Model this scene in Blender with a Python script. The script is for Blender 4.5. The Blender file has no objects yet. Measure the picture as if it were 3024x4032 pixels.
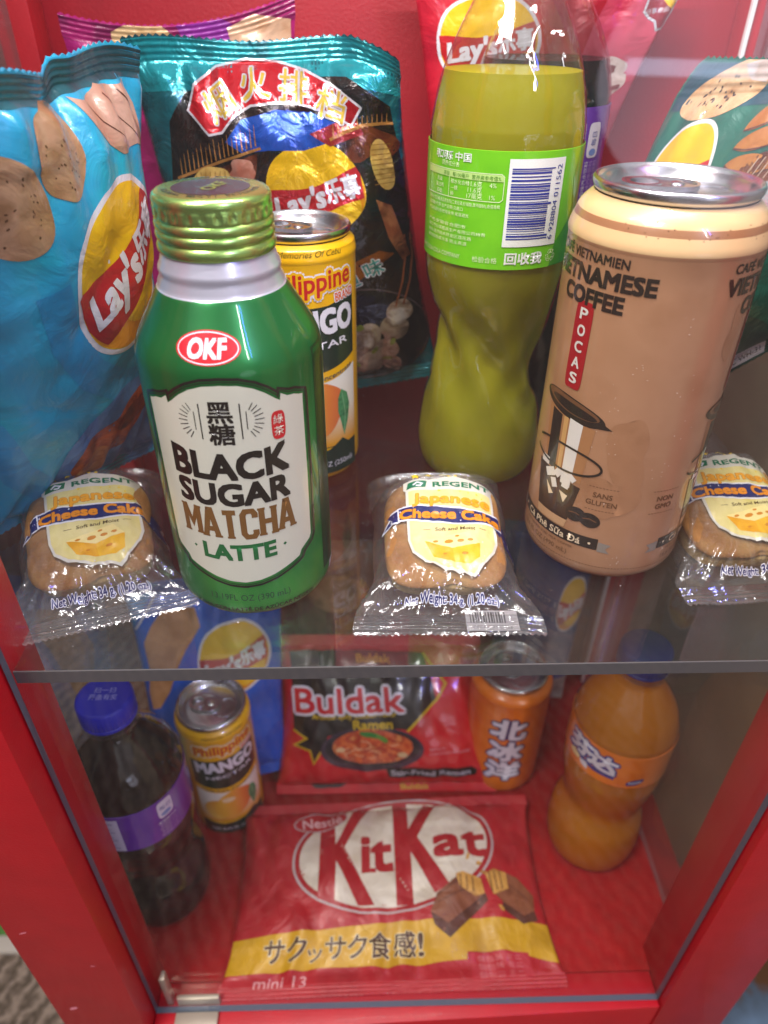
import bpy, bmesh, math, random
from math import sin, cos, pi, radians, atan2, sqrt, exp, hypot
from mathutils import Vector, Matrix, noise

sc = bpy.context.scene
COL = sc.collection
MM = 0.001

# ------------------------------------------------------------------ camera
cd = bpy.data.cameras.new('camera')
cam = bpy.data.objects.new('camera', cd)
COL.objects.link(cam)
right = Vector((0.9996, -0.0268, 0.0084))
upv = Vector((0.0089, 0.5848, 0.8112))
back = Vector((-0.0266, -0.8108, 0.5848))
cam.matrix_world = Matrix(((right.x, upv.x, back.x, 0.0), (right.y, upv.y, back.y, 0.0),
                           (right.z, upv.z, back.z, 0.212), (0, 0, 0, 1)))
cd.sensor_fit = 'VERTICAL'
cd.sensor_height = 36.0
cd.sensor_width = 27.0
cd.lens = 25.0
cd.clip_start = 0.01
cd.clip_end = 50.0
cd.dof.use_dof = True
cd.dof.focus_distance = 0.285
cd.dof.aperture_fstop = 8.5
sc.camera = cam

# ------------------------------------------------------------------ world and lamps
world = bpy.data.worlds.new('World')
sc.world = world
world.use_nodes = True
wn = world.node_tree.nodes
wl = world.node_tree.links
wbg = wn['Background']
tc = wn.new('ShaderNodeTexCoord')
sep = wn.new('ShaderNodeSeparateXYZ')
wl.new(tc.outputs['Generated'], sep.inputs[0])
wr = wn.new('ShaderNodeValToRGB')
wl.new(sep.outputs['Z'], wr.inputs[0])
e = wr.color_ramp.elements
e[0].position = 0.0; e[0].color = (0.10, 0.085, 0.075, 1)
e[1].position = 0.55; e[1].color = (0.62, 0.58, 0.62, 1)
m_ = e.new(0.12); m_.color = (0.30, 0.27, 0.26, 1)
wbg.inputs['Strength'].default_value = 1.0
wnz = wn.new('ShaderNodeTexNoise'); wnz.inputs['Scale'].default_value = 3.0
wl.new(tc.outputs['Generated'], wnz.inputs['Vector'])
wmr = wn.new('ShaderNodeMapRange'); wmr.inputs[1].default_value = .35; wmr.inputs[2].default_value = .65
wmr.inputs[3].default_value = .55; wmr.inputs[4].default_value = 1.45
wl.new(wnz.outputs[0], wmr.inputs[0])
wmx = wn.new('ShaderNodeMix'); wmx.data_type = 'RGBA'; wmx.blend_type = 'MULTIPLY'; wmx.inputs[0].default_value = 1
wl.new(wr.outputs[0], wmx.inputs[6]); wl.new(wmr.outputs[0], wmx.inputs[7])
wl.new(wmx.outputs[2], wbg.inputs[0])


def area(name, loc, target, sx, sy, power, col):
    ld = bpy.data.lights.new(name, 'AREA')
    ld.shape = 'RECTANGLE'; ld.size = sx; ld.size_y = sy
    ld.energy = power; ld.color = col
    o = bpy.data.objects.new(name, ld)
    COL.objects.link(o)
    o.location = loc
    d = Vector(target) - Vector(loc)
    o.rotation_euler = d.to_track_quat('-Z', 'Y').to_euler()
    return o


# strip lamp under the cabinet's top, ceiling lamps of the room, a blue accent strip
for k_ in range(18):
    x_ = -0.125 + 0.018 * k_
    area('led_lamp', (x_, 0.215, 0.43), (x_, 0.275, 0.0), 0.007, 0.007, 0.10, (1.0, 0.95, 0.94))
area('ceiling_lamp', (-0.50, -0.35, 1.30), (0.0, 0.3, 0.0), 0.45, 0.35, 24.0, (1.0, 0.94, 0.90))
area('white_tube_lamp', (0.70, -0.95, 1.08), (0.03, 0.25, 0.1), 0.04, 0.60, 7.0, (1.0, 0.97, 0.93))
area('blue_tube_lamp', (0.80, -0.88, 1.08), (0.03, 0.25, 0.1), 0.028, 0.50, 5.0, (0.06, 0.08, 1.0))
w_ = area('veil_lamp', (1.42, -2.60, -0.02), (0.1, 0.25, 0.0), 1.1, 0.9, 4.2, (0.86, 0.82, 1.0))  # added soft panel, mirrored as a pale veil in the door glass
area('streak_lamp', (1.12, -2.45, 0.03), (0.1, 0.25, 0.0), 0.42, 0.05, 0.30, (0.62, 0.74, 1.0))  # added thin panel, mirrored as a pale blue streak in the door
w_.data.shape = 'ELLIPSE'

sc.view_settings.view_transform = 'Standard'
sc.view_settings.look = 'None'
sc.view_settings.gamma = 1.0
sc.view_settings.use_curve_mapping = False
sc.view_settings.exposure = 0.1
sc.render.engine = 'CYCLES'
cy = sc.cycles
cy.use_denoising = True
cy.max_bounces = 14
cy.transparent_max_bounces = 28
cy.transmission_bounces = 8
cy.glossy_bounces = 5
cy.diffuse_bounces = 4
cy.caustics_reflective = False
cy.caustics_refractive = False
cy.sample_clamp_indirect = 4.0

# ------------------------------------------------------------------ materials
_mc = {}


def lin(h):
    h = h.lstrip('#')
    out = []
    for i in (0, 2, 4):
        c = int(h[i:i + 2], 16) / 255
        out.append(c / 12.92 if c <= .04045 else ((c + .055) / 1.055) ** 2.4)
    return (*out, 1.0)


def nodes(name):
    m = bpy.data.materials.new(name)
    m.use_nodes = True
    nt = m.node_tree
    return m, nt.nodes, nt.links, nt.nodes['Principled BSDF']


def ramp(N, stops):
    r = N.new('ShaderNodeValToRGB')
    el = r.color_ramp.elements
    el[0].position, el[0].color = stops[0][0], lin(stops[0][1])
    el[1].position, el[1].color = stops[-1][0], lin(stops[-1][1])
    for p, c in stops[1:-1]:
        x = el.new(p); x.color = lin(c)
    return r


FIN = {  # roughness, metallic, coat, crinkle strength, crinkle scale
    'can': (.30, .0, .6, 0, 0),
    'metalink': (.30, .5, .6, 0, 0),
    'foil': (.30, .10, .35, .38, 5.0),
    'shiny': (.18, .45, .5, .6, 6.0),
    'mfoil': (.46, .05, .08, .42, 6.0),
    'gloss': (.28, .05, .9, .10, 4.0),
    'film': (.30, 0, .25, .15, 6.0),
    'paper': (.5, 0, 0, 0, 0),
    'matte': (.55, 0, 0, 0, 0),
}


def pm(hexc, fin='can', var=None, scale=6.0, stretch=(1, 1, 1), lo=.35, hi=.65):
    """printed colour: hexc, or a noise blend between hexc and the colours in var"""
    key = (hexc, fin, tuple(var) if var else None, scale, stretch, lo, hi)
    if key in _mc:
        return _mc[key]
    m, N, L, b = nodes('print_%s_%s' % (fin, hexc.lstrip('#')))
    ro, me, co, cs, csc = FIN[fin]
    b.inputs['Roughness'].default_value = ro
    b.inputs['Metallic'].default_value = me
    b.inputs['Coat Weight'].default_value = co
    b.inputs['Coat Roughness'].default_value = .05
    uv = N.new('ShaderNodeUVMap'); uv.uv_map = 'UVMap'
    if var:
        mp = N.new('ShaderNodeMapping'); mp.inputs['Scale'].default_value = stretch
        L.new(uv.outputs[0], mp.inputs[0])
        nz = N.new('ShaderNodeTexNoise')
        nz.inputs['Scale'].default_value = scale; nz.inputs['Detail'].default_value = 4
        L.new(mp.outputs[0], nz.inputs['Vector'])
        cols = [hexc] + list(var)
        st = [(lo + (hi - lo) * i / (len(cols) - 1), c) for i, c in enumerate(cols)]
        r = ramp(N, st)
        L.new(nz.outputs[0], r.inputs[0])
        L.new(r.outputs[0], b.inputs['Base Color'])
    else:
        b.inputs['Base Color'].default_value = lin(hexc)
    if cs:
        nz2 = N.new('ShaderNodeTexNoise')
        nz2.inputs['Scale'].default_value = csc; nz2.inputs['Detail'].default_value = 5
        nz2.inputs['Distortion'].default_value = 1.2
        L.new(uv.outputs[0], nz2.inputs['Vector'])
        bp = N.new('ShaderNodeBump'); bp.inputs['Strength'].default_value = cs
        bp.inputs['Distance'].default_value = .004
        L.new(nz2.outputs[0], bp.inputs['Height'])
        L.new(bp.outputs[0], b.inputs['Normal'])
        L.new(bp.outputs[0], b.inputs['Coat Normal'])
    _mc[key] = m
    return m


def grad(hexes, fin='can', axis=1, v0=0., v1=100., noise_amt=.0, nscale=14.):
    """printed gradient along u (axis 0) or v (axis 1), in mm"""
    key = ('g', tuple(hexes), fin, axis, v0, v1, noise_amt, nscale)
    if key in _mc:
        return _mc[key]
    m, N, L, b = nodes('print_gradient')
    ro, me, co, cs, csc = FIN[fin]
    b.inputs['Roughness'].default_value = ro
    b.inputs['Metallic'].default_value = me
    b.inputs['Coat Weight'].default_value = co
    uv = N.new('ShaderNodeUVMap'); uv.uv_map = 'UVMap'
    sp = N.new('ShaderNodeSeparateXYZ')
    L.new(uv.outputs[0], sp.inputs[0])
    mr = N.new('ShaderNodeMapRange')
    mr.inputs[1].default_value = v0 * .01; mr.inputs[2].default_value = v1 * .01
    L.new(sp.outputs[axis], mr.inputs[0])
    r = ramp(N, [(i / (len(hexes) - 1), c) for i, c in enumerate(hexes)])
    if noise_amt:
        nz = N.new('ShaderNodeTexNoise'); nz.inputs['Scale'].default_value = nscale; nz.inputs['Detail'].default_value = 3
        L.new(uv.outputs[0], nz.inputs['Vector'])
        ad = N.new('ShaderNodeMath'); ad.operation = 'MULTIPLY_ADD'
        ad.inputs[1].default_value = noise_amt
        L.new(nz.outputs[0], ad.inputs[0]); L.new(mr.outputs[0], ad.inputs[2])
        L.new(ad.outputs[0], r.inputs[0])
    else:
        L.new(mr.outputs[0], r.inputs[0])
    L.new(r.outputs[0], b.inputs['Base Color'])
    _mc[key] = m
    return m


def plain(name, hexc, rough=.5, metal=0., coat=0., nscale=0, namt=.15, bump=0., bscale=200, spec=.5):
    if name in _mc:
        return _mc[name]
    m, N, L, b = nodes(name)
    b.inputs['Roughness'].default_value = rough
    b.inputs['Metallic'].default_value = metal
    b.inputs['Coat Weight'].default_value = coat
    b.inputs['Specular IOR Level'].default_value = spec
    c = lin(hexc)
    tcn = N.new('ShaderNodeTexCoord')
    if nscale:
        nz = N.new('ShaderNodeTexNoise'); nz.inputs['Scale'].default_value = nscale; nz.inputs['Detail'].default_value = 6
        L.new(tcn.outputs['Object'], nz.inputs['Vector'])
        r = N.new('ShaderNodeValToRGB')
        r.color_ramp.elements[0].position = .3; r.color_ramp.elements[1].position = .7
        r.color_ramp.elements[0].color = tuple(x * (1 - namt) for x in c[:3]) + (1,)
        r.color_ramp.elements[1].color = tuple(min(1, x * (1 + namt)) for x in c[:3]) + (1,)
        L.new(nz.outputs[0], r.inputs[0]); L.new(r.outputs[0], b.inputs['Base Color'])
    else:
        b.inputs['Base Color'].default_value = c
    if bump:
        nb = N.new('ShaderNodeTexNoise'); nb.inputs['Scale'].default_value = bscale; nb.inputs['Detail'].default_value = 4
        L.new(tcn.outputs['Object'], nb.inputs['Vector'])
        bp = N.new('ShaderNodeBump'); bp.inputs['Strength'].default_value = bump; bp.inputs['Distance'].default_value = .001
        L.new(nb.outputs[0], bp.inputs['Height']); L.new(bp.outputs[0], b.inputs['Normal'])
    _mc[name] = m
    return m


def clear(name, tint=(.96, .97, .97), ior=1.5, rough=.0, dust=0., bump=0., bscale=30., refl=1.0, graze=1.0, flecks=0.):
    """thin clear sheet: transparent with a fresnel gloss, a trace of dust"""
    if name in _mc:
        return _mc[name]
    m, N, L, b = nodes(name)
    N.remove(b)
    out = N['Material Output']
    tr = N.new('ShaderNodeBsdfTransparent'); tr.inputs[0].default_value = (*tint, 1)
    gl = N.new('ShaderNodeBsdfGlossy'); gl.inputs['Roughness'].default_value = rough
    fr = N.new('ShaderNodeLayerWeight'); fr.inputs[0].default_value = .5
    pw = N.new('ShaderNodeMath'); pw.operation = 'POWER'; pw.inputs[1].default_value = 5.0
    L.new(fr.outputs['Facing'], pw.inputs[0])
    f0 = ((ior - 1) / (ior + 1)) ** 2 * refl
    mul = N.new('ShaderNodeMath'); mul.operation = 'MULTIPLY_ADD'; mul.inputs[1].default_value = (1 - f0) * min(1, refl) * graze; mul.inputs[2].default_value = f0
    mul.use_clamp = True
    L.new(pw.outputs[0], mul.inputs[0])
    mx = N.new('ShaderNodeMixShader')
    L.new(mul.outputs[0], mx.inputs[0]); L.new(tr.outputs[0], mx.inputs[1]); L.new(gl.outputs[0], mx.inputs[2])
    last = mx
    tcn = N.new('ShaderNodeTexCoord')
    if dust:
        df = N.new('ShaderNodeBsdfDiffuse'); df.inputs[0].default_value = (.55, .53, .52, 1)
        nz = N.new('ShaderNodeTexNoise'); nz.inputs['Scale'].default_value = 18; nz.inputs['Detail'].default_value = 7
        L.new(tcn.outputs['Object'], nz.inputs['Vector'])
        mr = N.new('ShaderNodeMapRange'); mr.inputs[1].default_value = .3; mr.inputs[2].default_value = .75
        mr.inputs[3].default_value = dust * .5; mr.inputs[4].default_value = dust * 1.5
        L.new(nz.outputs[0], mr.inputs[0])
        mx2 = N.new('ShaderNodeMixShader')
        L.new(mr.outputs[0], mx2.inputs[0]); L.new(mx.outputs[0], mx2.inputs[1]); L.new(df.outputs[0], mx2.inputs[2])
        last = mx2
    if bump:
        nb = N.new('ShaderNodeTexNoise'); nb.inputs['Scale'].default_value = bscale; nb.inputs['Detail'].default_value = 3
        nb.inputs['Distortion'].default_value = .8
        L.new(tcn.outputs['Object'], nb.inputs['Vector'])
        bp = N.new('ShaderNodeBump'); bp.inputs['Strength'].default_value = bump; bp.inputs['Distance'].default_value = .002
        L.new(nb.outputs[0], bp.inputs['Height'])
        L.new(bp.outputs[0], gl.inputs['Normal']); L.new(bp.outputs[0], fr.inputs['Normal'])
    if flecks:
        vo = N.new('ShaderNodeTexVoronoi'); vo.inputs['Scale'].default_value = 95
        L.new(tcn.outputs['Object'], vo.inputs['Vector'])
        sepc = N.new('ShaderNodeSeparateColor'); L.new(vo.outputs['Color'], sepc.inputs[0])
        r1 = N.new('ShaderNodeMath'); r1.operation = 'MULTIPLY_ADD'; r1.inputs[1].default_value = .11; r1.inputs[2].default_value = -.055
        L.new(sepc.outputs[0], r1.inputs[0])
        lt = N.new('ShaderNodeMath'); lt.operation = 'LESS_THAN'
        L.new(vo.outputs['Distance'], lt.inputs[0]); L.new(r1.outputs[0], lt.inputs[1])
        mf = N.new('ShaderNodeMath'); mf.operation = 'MULTIPLY'; mf.inputs[1].default_value = flecks
        L.new(lt.outputs[0], mf.inputs[0])
        df2 = N.new('ShaderNodeBsdfDiffuse'); df2.inputs[0].default_value = (.7, .68, .66, 1)
        mx3 = N.new('ShaderNodeMixShader')
        L.new(mf.outputs[0], mx3.inputs[0]); L.new(last.outputs[0], mx3.inputs[1]); L.new(df2.outputs[0], mx3.inputs[2])
        last = mx3
    L.new(last.outputs[0], out.inputs['Surface'])
    _mc[name] = m
    return m


def liquid(name, hexc, hext, mixf=.5, rough=.05, bump=.0):
    """drink in a bottle: part clear and refracting, part scattering"""
    if name in _mc:
        return _mc[name]
    m, N, L, b = nodes(name)
    b.inputs['Base Color'].default_value = lin(hext)
    b.inputs['Transmission Weight'].default_value = 1.0
    b.inputs['IOR'].default_value = 1.15
    b.inputs['Roughness'].default_value = rough
    df = N.new('ShaderNodeBsdfDiffuse'); df.inputs[0].default_value = lin(hexc)
    tl = N.new('ShaderNodeBsdfTranslucent'); tl.inputs[0].default_value = lin(hexc)
    mx = N.new('ShaderNodeMixShader'); mx.inputs[0].default_value = .5
    L.new(df.outputs[0], mx.inputs[1]); L.new(tl.outputs[0], mx.inputs[2])
    mx2 = N.new('ShaderNodeMixShader'); mx2.inputs[0].default_value = mixf
    L.new(b.outputs[0], mx2.inputs[1]); L.new(mx.outputs[0], mx2.inputs[2])
    L.new(mx2.outputs[0], N['Material Output'].inputs['Surface'])
    _mc[name] = m
    return m


# ------------------------------------------------------------------ objects
def link(name, me, parent=None, loc=None):
    o = bpy.data.objects.new(name, me)
    COL.objects.link(o)
    if parent is not None:
        o.parent = parent
    if loc is not None:
        o.location = loc
    return o


def tag(o, label=None, cat=None, group=None, kind=None):
    if label: o['label'] = label
    if cat: o['category'] = cat
    if group: o['group'] = group
    if kind: o['kind'] = kind
    return o


def thing(name, label, cat, loc=(0, 0, 0), rz=0., group=None):
    o = bpy.data.objects.new(name, None)
    o.empty_display_size = .02
    COL.objects.link(o)
    o.location = [c * MM for c in loc]
    o.rotation_euler = (0, 0, rz)
    return tag(o, label, cat, group)


def copy_tree(o, parent=None):
    c = o.copy()
    COL.objects.link(c)
    if parent is not None:
        c.parent = parent
    for ch in list(o.children):
        copy_tree(ch, c)
    return c


def mesh(name, V, F, mats, parent=None, mi=None, uvs=None, smooth=40., scale=MM):
    me = bpy.data.meshes.new(name)
    me.from_pydata([tuple(c * scale for c in v) for v in V], [], F)
    if not isinstance(mats, (list, tuple)):
        mats = [mats]
    for m in mats:
        me.materials.append(m)
    if mi:
        me.polygons.foreach_set('material_index', mi)
    if uvs is not None:
        ul = me.uv_layers.new(name='UVMap')
        for lp in me.loops:
            ul.data[lp.index].uv = uvs[lp.vertex_index]
    if smooth is not None:
        for p in me.polygons:
            p.use_smooth = True
        me.set_sharp_from_angle(angle=radians(smooth))
    me.update()
    return link(name, me, parent)


class Geo:
    """a mesh gathered from boxes, tubes and prisms (mm)"""
    def __init__(s): s.V = []; s.F = []; s.M = []

    def box(s, x0, x1, y0, y1, z0, z1, m=0, bev=0.):
        bm = bmesh.new()
        bmesh.ops.create_cube(bm, size=1)
        for v in bm.verts:
            v.co = Vector(((x0 + x1) / 2 + v.co.x * (x1 - x0), (y0 + y1) / 2 + v.co.y * (y1 - y0), (z0 + z1) / 2 + v.co.z * (z1 - z0)))
        if bev:
            bmesh.ops.bevel(bm, geom=list(bm.edges), offset=bev, segments=2, affect='EDGES', profile=.5)
        s.add(bm, m)

    def prism(s, pts, z0, z1, m=0, bev=0.):
        bm = bmesh.new()
        n = len(pts)
        a = [bm.verts.new((x, y, z0)) for x, y in pts]
        b = [bm.verts.new((x, y, z1)) for x, y in pts]
        bm.faces.new(a[::-1]); bm.faces.new(b)
        for i in range(n):
            bm.faces.new((a[i], a[(i + 1) % n], b[(i + 1) % n], b[i]))
        bmesh.ops.recalc_face_normals(bm, faces=list(bm.faces))
        if bev:
            bmesh.ops.bevel(bm, geom=list(bm.edges), offset=bev, segments=2, affect='EDGES', profile=.5)
        s.add(bm, m)

    def add(s, bm, m=0):
        o = len(s.V)
        bm.verts.index_update()
        s.V += [tuple(v.co) for v in bm.verts]
        for f in bm.faces:
            s.F.append([o + v.index for v in f.verts]); s.M.append(m)
        bm.free()

    def build(s, name, mats, parent=None, smooth=35.):
        uvs = [((v[0] + v[1]) * .01, (v[2]) * .01) for v in s.V]
        return mesh(name, s.V, s.F, mats, parent, s.M, uvs, smooth)


def spline(pts, n):
    """smooth profile through (r, z) points (Catmull-Rom), n samples per span"""
    P = [pts[0]] + list(pts) + [pts[-1]]
    out = []
    for i in range(1, len(P) - 2):
        p0, p1, p2, p3 = P[i - 1], P[i], P[i + 1], P[i + 2]
        for k in range(n):
            t = k / n
            out.append(tuple(.5 * (2 * p1[j] + (p2[j] - p0[j]) * t + (2 * p0[j] - 5 * p1[j] + 4 * p2[j] - p3[j]) * t * t
                                   + (-p0[j] + 3 * p1[j] - 3 * p2[j] + p3[j]) * t ** 3) for j in range(len(p1))))
    out.append(tuple(pts[-1]))
    return out


def lathe(name, prof, mats, parent=None, n=96, mfun=None, rfun=None, smooth=35., cap0=False, cap1=False):
    """surface of revolution; prof = [(r, z)]; phi from -y towards +x"""
    V = []; F = []; M = []; U = []
    k = len(prof)
    for i in range(n + 1):
        ph = -pi + 2 * pi * i / n
        for r, z in prof:
            rr, zz = (rfun(r, z, ph) if rfun else (r, z))
            V.append((rr * sin(ph), -rr * cos(ph), zz))
            U.append((ph * 34 * .01, zz * .01))
    for i in range(n):
        for j in range(k - 1):
            a = i * k + j; b = (i + 1) * k + j
            F.append((a, b, b + 1, a + 1))
            M.append(mfun((prof[j][1] + prof[j + 1][1]) / 2, (prof[j][0] + prof[j + 1][0]) / 2) if mfun else 0)
    if cap0:
        F.append([i * k for i in range(n)][::-1]); M.append(M[0])
    if cap1:
        F.append([i * k + k - 1 for i in range(n)]); M.append(M[-1])
    o = mesh(name, V, F, mats, parent, M, U, None)
    bm = bmesh.new(); bm.from_mesh(o.data)
    bmesh.ops.remove_doubles(bm, verts=bm.verts, dist=1e-6)
    bm.to_mesh(o.data); bm.free()
    for p in o.data.polygons: p.use_smooth = True
    if smooth: o.data.set_sharp_from_angle(angle=radians(smooth))
    return o


# ------------------------------------------------------------------ printed artwork: flat shapes laid on a surface
_tc = {}


def text_mesh(s, bold, shear=0.):
    key = (s, bold, shear)
    if key in _tc:
        return _tc[key]
    c = bpy.data.curves.new('lettering', 'FONT')
    c.body = s; c.size = 1.0; c.offset = bold; c.resolution_u = 3; c.shear = shear
    o = bpy.data.objects.new('lettering', c)
    COL.objects.link(o)
    bpy.context.view_layer.update()
    me = o.to_mesh()
    V = [(v.co.x, v.co.y) for v in me.vertices]
    F = [list(p.vertices) for p in me.polygons]
    o.to_mesh_clear()
    bpy.data.objects.remove(o); bpy.data.curves.remove(c)
    par = list(range(len(V)))

    def find(i):
        while par[i] != i:
            par[i] = par[par[i]]; i = par[i]
        return i
    for f in F:
        a = find(f[0])
        for i in f[1:]:
            par[find(i)] = a
    comp = {}
    for i in range(len(V)):
        comp.setdefault(find(i), []).append(i)
    order = sorted(comp, key=lambda r: min(V[i][0] for i in comp[r]))
    ci = {r: k for k, r in enumerate(order)}
    C_ = [ci[find(i)] for i in range(len(V))]
    _tc[key] = (V, F, C_)
    return _tc[key]


def rotp(p, a):
    c, s_ = cos(a), sin(a)
    return (p[0] * c - p[1] * s_, p[0] * s_ + p[1] * c)


class Art:
    def __init__(s): s.P = []   # (points [(u, v)], faces, material, layer list or number)

    def poly(s, pts, mat, lay=0):
        a = sum(pts[i][0] * pts[(i + 1) % len(pts)][1] - pts[(i + 1) % len(pts)][0] * pts[i][1] for i in range(len(pts)))
        if a < 0: pts = pts[::-1]
        s.P.append((list(pts), [list(range(len(pts)))], mat, lay))

    def rect(s, u0, u1, v0, v1, mat, lay=0, rot=0.):
        c = ((u0 + u1) / 2, (v0 + v1) / 2)
        pts = [(u0, v0), (u1, v0), (u1, v1), (u0, v1)]
        if rot: pts = [tuple(a + b for a, b in zip(rotp((p[0] - c[0], p[1] - c[1]), rot), c)) for p in pts]
        s.poly(pts, mat, lay)

    def ell(s, u, v, ru, rv, mat, lay=0, rot=0., n=36, a0=0., a1=2 * pi, pw=1.):
        pts = []
        for i in range(n):
            t = a0 + (a1 - a0) * i / (n if a1 - a0 > 6.28 else n - 1)
            x = abs(cos(t)) ** pw * (1 if cos(t) >= 0 else -1); y = abs(sin(t)) ** pw * (1 if sin(t) >= 0 else -1)
            p = rotp((ru * x, rv * y), rot)
            pts.append((u + p[0], v + p[1]))
        s.poly(pts, mat, lay)

    def blob(s, u, v, ru, rv, mat, lay=0, rot=0., seed=0, amp=.08, n=40):
        rnd = random.Random(seed)
        ph = [(rnd.uniform(0, 6.28), rnd.uniform(.3, 1)) for _ in range(5)]
        pts = []
        for i in range(n):
            t = 2 * pi * i / n
            k = 1 + amp * sum(a * sin((j + 2) * t + p) / (j + 1) for j, (p, a) in enumerate(ph))
            p = rotp((ru * k * cos(t), rv * k * sin(t)), rot)
            pts.append((u + p[0], v + p[1]))
        s.poly(pts, mat, lay)

    def star(s, u, v, r, mat, lay=0, rot=0., k=.42, n=5):
        s.poly([(u + (r if i % 2 == 0 else r * k) * sin(rot + pi * i / n), v + (r if i % 2 == 0 else r * k) * cos(rot + pi * i / n)) for i in range(2 * n)], mat, lay)

    def stroke(s, pts, w, mat, lay=0, closed=False, w1=None):
        n = len(pts)
        Vs = []
        for i in range(n):
            p = pts[i]
            a = pts[i - 1] if (i > 0 or closed) else None
            b = pts[(i + 1) % n] if (i < n - 1 or closed) else None
            ds = []
            if a is not None:
                d = (p[0] - a[0], p[1] - a[1]); l = hypot(*d) or 1; ds.append((d[0] / l, d[1] / l))
            if b is not None:
                d = (b[0] - p[0], b[1] - p[1]); l = hypot(*d) or 1; ds.append((d[0] / l, d[1] / l))
            if len(ds) == 2:
                t = (ds[0][0] + ds[1][0], ds[0][1] + ds[1][1]); l = hypot(*t) or 1; t = (t[0] / l, t[1] / l)
                k = 1 / max(.5, t[0] * ds[0][0] + t[1] * ds[0][1])
            else:
                t = ds[0]; k = 1
            ww = (w + ((w1 if w1 is not None else w) - w) * i / max(1, n - 1)) / 2 * k
            Vs.append((p[0] - t[1] * ww, p[1] + t[0] * ww)); Vs.append((p[0] + t[1] * ww, p[1] - t[0] * ww))
        F = []
        for i in range(n if closed else n - 1):
            j = (i + 1) % n
            F.append([2 * i, 2 * i + 1, 2 * j + 1, 2 * j])
        s.P.append((Vs, F, mat, lay))

    def text(s, t, u, v, h, mat, lay=1, bold=.0, w=None, rot=0., shear=0., warp=None, align='C', out=0., outmat=None, cap=.70, out2=0., out2mat=None):
        """lettering with cap height h mm centred on (u, v); out = width of a border as a share of the size"""
        cjk = any(ord(ch) > 0x2e00 for ch in t) or (bold and h > 2.2)
        V0, F0, C0 = text_mesh(t, 0. if cjk else bold, shear)
        if not V0: return
        xs = [p[0] for p in V0]
        x0, x1 = min(xs), max(xs)
        k = h / cap
        kx = (w / (x1 - x0)) if w else k
        ax = {'C': (x0 + x1) / 2, 'L': x0, 'R': x1}[align]

        def put(m, l, dx=0., dy=0.):
            pts = []
            for x, y in V0:
                p = ((x - ax) * kx + dx * k, (y - cap / 2 + dy) * k)
                if warp: p = warp(*p)
                p = rotp(p, rot)
                pts.append((u + p[0], v + p[1]))
            s.P.append((pts, F0, m, [l + .02 * (c % 4) for c in C0]))
        put(mat, lay + (.4 if cjk and bold else 0))
        if cjk and bold:
            ks = [(1, 1), (1, -1), (-1, 1), (-1, -1)] + ([(1, 0), (-1, 0), (0, 1), (0, -1)] if h > 8 else [])
            for i, (dx_, dy_) in enumerate(ks):
                put(mat, lay + .045 * i, bold * .75 * dx_, bold * .75 * dy_)
        n = 10 if h > 4 else 6
        for oo, om, dl in ((out, outmat, 1), (out2, out2mat, 2)):
            if oo:
                oo += bold * .8 if cjk else 0
                for i in range(n):
                    put(om, lay - dl + .07 * i, oo * cos(2 * pi * i / n), oo * sin(2 * pi * i / n))

    def build(s, name, parent, mapf, su=3.0, sv=None, base=.12, step=.09):
        ul_ = getattr(mapf, 'ul', None); vl_ = getattr(mapf, 'vl', None)
        bm = bmesh.new()
        mats = []
        for pts, faces, mat, lay in s.P:
            if mat not in mats: mats.append(mat)
            mi = mats.index(mat)
            vs = [bm.verts.new((p[0], p[1], (lay[i] if isinstance(lay, list) else lay))) for i, p in enumerate(pts)]
            for f in faces:
                try:
                    fc = bm.faces.new([vs[i] for i in f]); fc.material_index = mi
                except ValueError:
                    pass
        bm.normal_update()
        bmesh.ops.triangulate(bm, faces=list(bm.faces), ngon_method='EAR_CLIP')
        for ax, lines in ((0, ul_), (1, vl_)):
            if not lines: continue
            c = [v.co[ax] for v in bm.verts]
            lo, hi = min(c), max(c)
            for x in lines:
                if lo < x < hi:
                    co = Vector((0, 0, 0)); co[ax] = x
                    no = Vector((0, 0, 0)); no[ax] = 1
                    bmesh.ops.bisect_plane(bm, geom=list(bm.verts) + list(bm.edges) + list(bm.faces), plane_co=co, plane_no=no, dist=1e-4)
        for ax, st in ((0, su), (1, sv)):
            if not st or ul_: continue
            c = [v.co[ax] for v in bm.verts]
            lo, hi = min(c), max(c)
            k = math.floor(lo / st) + 1
            while k * st < hi:
                co = Vector((0, 0, 0)); co[ax] = k * st + .0137
                no = Vector((0, 0, 0)); no[ax] = 1
                bmesh.ops.bisect_plane(bm, geom=list(bm.verts) + list(bm.edges) + list(bm.faces), plane_co=co, plane_no=no, dist=1e-4)
                k += 1
        ul = bm.loops.layers.uv.new('UVMap')
        for f in bm.faces:
            f.smooth = True
            for lp in f.loops:
                lp[ul].uv = (lp.vert.co.x * .01, lp.vert.co.y * .01)
        for v in bm.verts:
            v.co = Vector(mapf(v.co.x, v.co.y, base + step * v.co.z)) * MM
        me = bpy.data.meshes.new(name)
        bm.to_mesh(me); bm.free()
        for m in mats: me.materials.append(m)
        return link(name, me, parent)


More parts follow.
